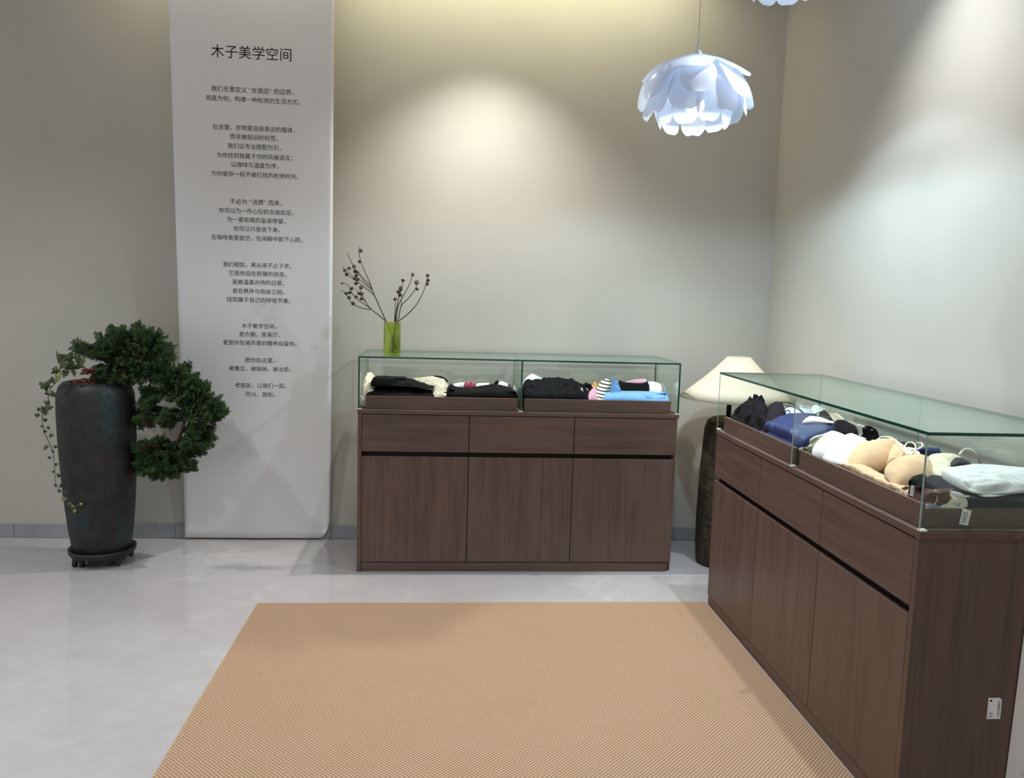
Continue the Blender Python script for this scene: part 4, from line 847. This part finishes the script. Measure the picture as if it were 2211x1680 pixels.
for q in ([(1932, 951, .887), (1920, 944, .885), (1902, 944, .876), (1894, 950, .866)], [(1934, 952, .887), (1944, 962, .884), (1954, 976, .876), (1962, 984, .872)]):
    keep(sub(o, 'strap', strap(B1(q), 0.0042, 0.0016), M['peach']), o)
o = empty('strap_bralette', at(1970, 970, 2, ZT)); tag(o, 'cream bralette with looped straps behind the beige bra', 'bra')
b = MB(); cloth(b, B_([[(1950, 984, .862), (1966, 986, .862), (1984, 988, .86)], [(1950, 974, .868), (1966, 974, .872), (1986, 980, .866)], [(1952, 968, .862), (1966, 966, .866), (1984, 972, .860)]]), ZT, 18, 10, 0.003, 30, 80, 0.004); keep(sub(o, 'cup', b, M['cream']), o)
for q in ([(1962, 982, .880), (1954, 968, .892), (1958, 957, .9), (1970, 956, .9), (1977, 964, .896), (1974, 976, .888), (1968, 983, .878)], [(1960, 966, .888), (1968, 972, .889), (1980, 970, .888), (1991, 964, .886), (1990, 957, .886), (1980, 956, .888)]):
    keep(sub(o, 'strap', strap(B1(q), 0.0026, 0.0022), M['cream']), o)
garment('black_lace_brief', 'black lace brief under the looped cream straps', 'underwear', B_([[(1944, 972, .848), (1960, 976, .85), (1978, 980, .848)], [(1944, 962, .862), (1962, 964, .864), (1980, 970, .858)], [(1946, 954, .86), (1962, 955, .862), (1978, 961, .856)]]), ZT, M['black_lace'], seed=81, nv=10, nu=16, wr=0.003)
garment('navy_brief', 'navy brief behind the near glass corner of the near tray', 'underwear', B_([[(1976, 984, .848), (1998, 984, .85), (2026, 986, .846)], [(1978, 973, .866), (2000, 970, .870), (2028, 974, .862)], [(1986, 968, .866), (2004, 966, .868), (2028, 968, .862)]]), ZT, M['navy'], seed=82, nv=12, nu=20, wr=0.003)
o = garment('ivory_bra', 'ivory bra with an arched strap near the far side of the near tray', 'bra', B_([[(2000, 1014, .862), (2024, 1020, .864), (2044, 1026, .862)], [(2004, 996, .872), (2034, 998, .878), (2052, 1006, .872)], [(2010, 982, .876), (2040, 982, .888), (2060, 990, .880)], [(2030, 980, .87), (2056, 979, .884), (2074, 986, .874)]]), ZT, M['ivory'], seed=83, wr=0.003)
sub(o, 'strap', strap(B1(((2072, 982, .884), (2080, 973, .896), (2092, 970, .904), (2104, 976, .900), (2112, 990, .882), (2117, 999, .866))), 0.0042, 0.0014), M['cream'])
garment('charcoal_cup_bra', 'dark grey moulded bra cup between ivory bra and white shirt', 'bra', B_([[(2050, 1012, .862), (2070, 1012, .866), (2092, 1008, .862)], [(2052, 1000, .876), (2072, 997, .886), (2096, 1002, .872)], [(2060, 990, .878), (2072, 988, .884), (2088, 994, .876)]]), ZT, M['grey'], seed=84, wr=0.0015, nv=14)
garment('beige_slip', 'crumpled beige slip tucked under the ivory bra', 'garment', B_([[(1998, 1024, .852), (2014, 1028, .852), (2040, 1030, .85)], [(1998, 1006, .866), (2012, 1006, .868), (2034, 1014, .862)], [(1998, 992, .868), (2006, 990, .870), (2020, 1000, .864)]]), ZT, M['beige'], seed=85, wr=0.006, ws=40, nv=14, nu=18)
b = MB()
cloth(b, B_([[(2098, 1100, .820), (2120, 1102, .820), (2160, 1103, .820), (2290, 1104, .818)], [(2072, 1072, .838), (2100, 1074, .840), (2150, 1078, .842), (2290, 1080, .838)], [(1990, 1036, .852), (2060, 1034, .856), (2150, 1040, .850), (2290, 1040, .842)], [(2010, 1026, .848), (2060, 1022, .852), (2150, 1020, .846), (2270, 1022, .840)]]), ZT, 60, 40, 0.003, 14, 90, 0.005, 0, (0.005, 80, 1.4))
o = b.build('charcoal_sweatshirt', M['charcoal']); tag(o, 'folded charcoal sweatshirt lying under the white t-shirt in the near tray', 'sweatshirt')
b = MB(); cloth(b, B_([[(1964, 1046, .86), (1976, 1050, .862), (1992, 1050, .864)], [(1966, 1036, .868), (1978, 1034, .872), (1994, 1032, .872)], [(1972, 1029, .868), (1982, 1026, .871), (1996, 1023, .870)]]), 0.852, 16, 10, 0.004, 40, 91, 0.004); sub(o, 'sleeve', b, M['black'], 'black sleeve end')
hang_tag(o, at(1972, 1049, 2, .866), 0.010, 0.027, 0.42, 0.35, -0.25)
b = MB()
cloth(b, B_([[(2092, 1052, .862), (2108, 1062, .858), (2140, 1066, .856), (2190, 1058, .860), (2250, 1050, .862)], [(2066, 1032, .876), (2106, 1042, .874), (2150, 1046, .874), (2200, 1040, .876), (2255, 1036, .876)], [(2036, 1012, .880), (2096, 1018, .888), (2150, 1022, .888), (2200, 1022, .888), (2255, 1022, .884)], [(2048, 1010, .880), (2108, 1003, .890), (2150, 1004, .892), (2200, 1009, .890), (2250, 1014, .886)]]), 0.850, 90, 56, 0.003, 15, 93, 0.003, 0, (0.008, 120, 1.25))
cloth(b, B_([[(2108, 1062, .850), (2124, 1070, .848), (2150, 1070, .848), (2190, 1062, .850)], [(2090, 1044, .860), (2150, 1050, .858), (2230, 1046, .858)], [(2080, 1026, .866), (2150, 1026, .866), (2230, 1028, .864)]]), 0.843, 40, 16, 0.002, 15, 94, 0.003)
o = b.build('white_tshirt', M['white']); tag(o, 'white folded t-shirt lying on the charcoal sweatshirt', 't-shirt')
o = garment('brown_jumper', 'dark brown garment at the near corner of the tray rim', 'garment', B_([[(1934, 1060, .834), (1964, 1074, .836), (1990, 1082, .838), (2030, 1078, .84)], [(1944, 1054, .846), (1976, 1062, .850), (2010, 1066, .854), (2050, 1062, .854)], [(1956, 1050, .848), (1990, 1054, .854), (2020, 1056, .858), (2060, 1054, .858)]]), ZT, M['brown'], seed=95, wr=0.003, nv=14, ws=26, roll=0.005)
b = MB(); cloth(b, B_([[(1932, 1058, .836), (1944, 1062, .837), (1958, 1064, .837)], [(1940, 1052, .842), (1952, 1054, .845), (1962, 1057, .843)]]), ZT, 12, 8, 0.002, 30, 96, 0.003); sub(o, 'lining', b, M['peach'], 'pale peach lining')
garment('lavender_slip', 'lavender grey slip lying lowest along the near end rim', 'garment', B_([[(1998, 1098, .820), (2030, 1101, .820), (2066, 1103, .820), (2100, 1104, .819)], [(1998, 1090, .826), (2030, 1090, .828), (2064, 1094, .828), (2094, 1099, .826)], [(2000, 1082, .826), (2030, 1082, .828), (2060, 1086, .828), (2090, 1092, .824)]]), ZT, M['lavender'], seed=97, wr=0.002, nv=8, ws=26, roll=0.003)
o = garment('ivory_brief', 'small ivory brief with strings and tag lying at the near end of the tray', 'underwear', B_([[(2030, 1090, .824), (2050, 1095, .824), (2070, 1091, .824)], [(2032, 1080, .838), (2052, 1078, .844), (2078, 1082, .836)], [(2044, 1069, .846), (2060, 1064, .850), (2084, 1074, .842)]]), ZT, M['ivory'], seed=98, wr=0.003, nv=14, nu=20, ws=34)
b = MB(); cloth(b, B_([[(2058, 1065, .856), (2074, 1075, .852), (2090, 1083, .848)], [(2051, 1059, .858), (2074, 1065, .856), (2092, 1078, .850)]]), 0.842, 14, 6, 0.0005, 20, 99, 0.001); sub(o, 'white_card', b, M['tag'], 'white card')
for q in ([(2026, 1061, .872), (2020, 1058, .873), (2018, 1061, .868), (2024, 1078, .850), (2029, 1096, .822)], ):
    sub(o, 'string', strap(B1(q), 0.0012, 0.0012), M['cream'])
for e in (0, 5):
    sub(o, 'string', strap([at(2054+e, 1084+e, 1, -1.845), at(2066+e, 1091, 1, -1.856), at(2076+e, 1097+e*.3, 1, -1.868), at(2084+e*.6, 1102, 1, BY+0.0275), at(2088, 1104, 1, BY+0.027)], 0.0011, 0.0011), M['cream'])
hang_tag(o, at(2088.5, 1101, 1, BY+0.027), 0.0235, 0.0385, 0.16, 0.0, 0.0, 'pale square hang tag outside the tray')
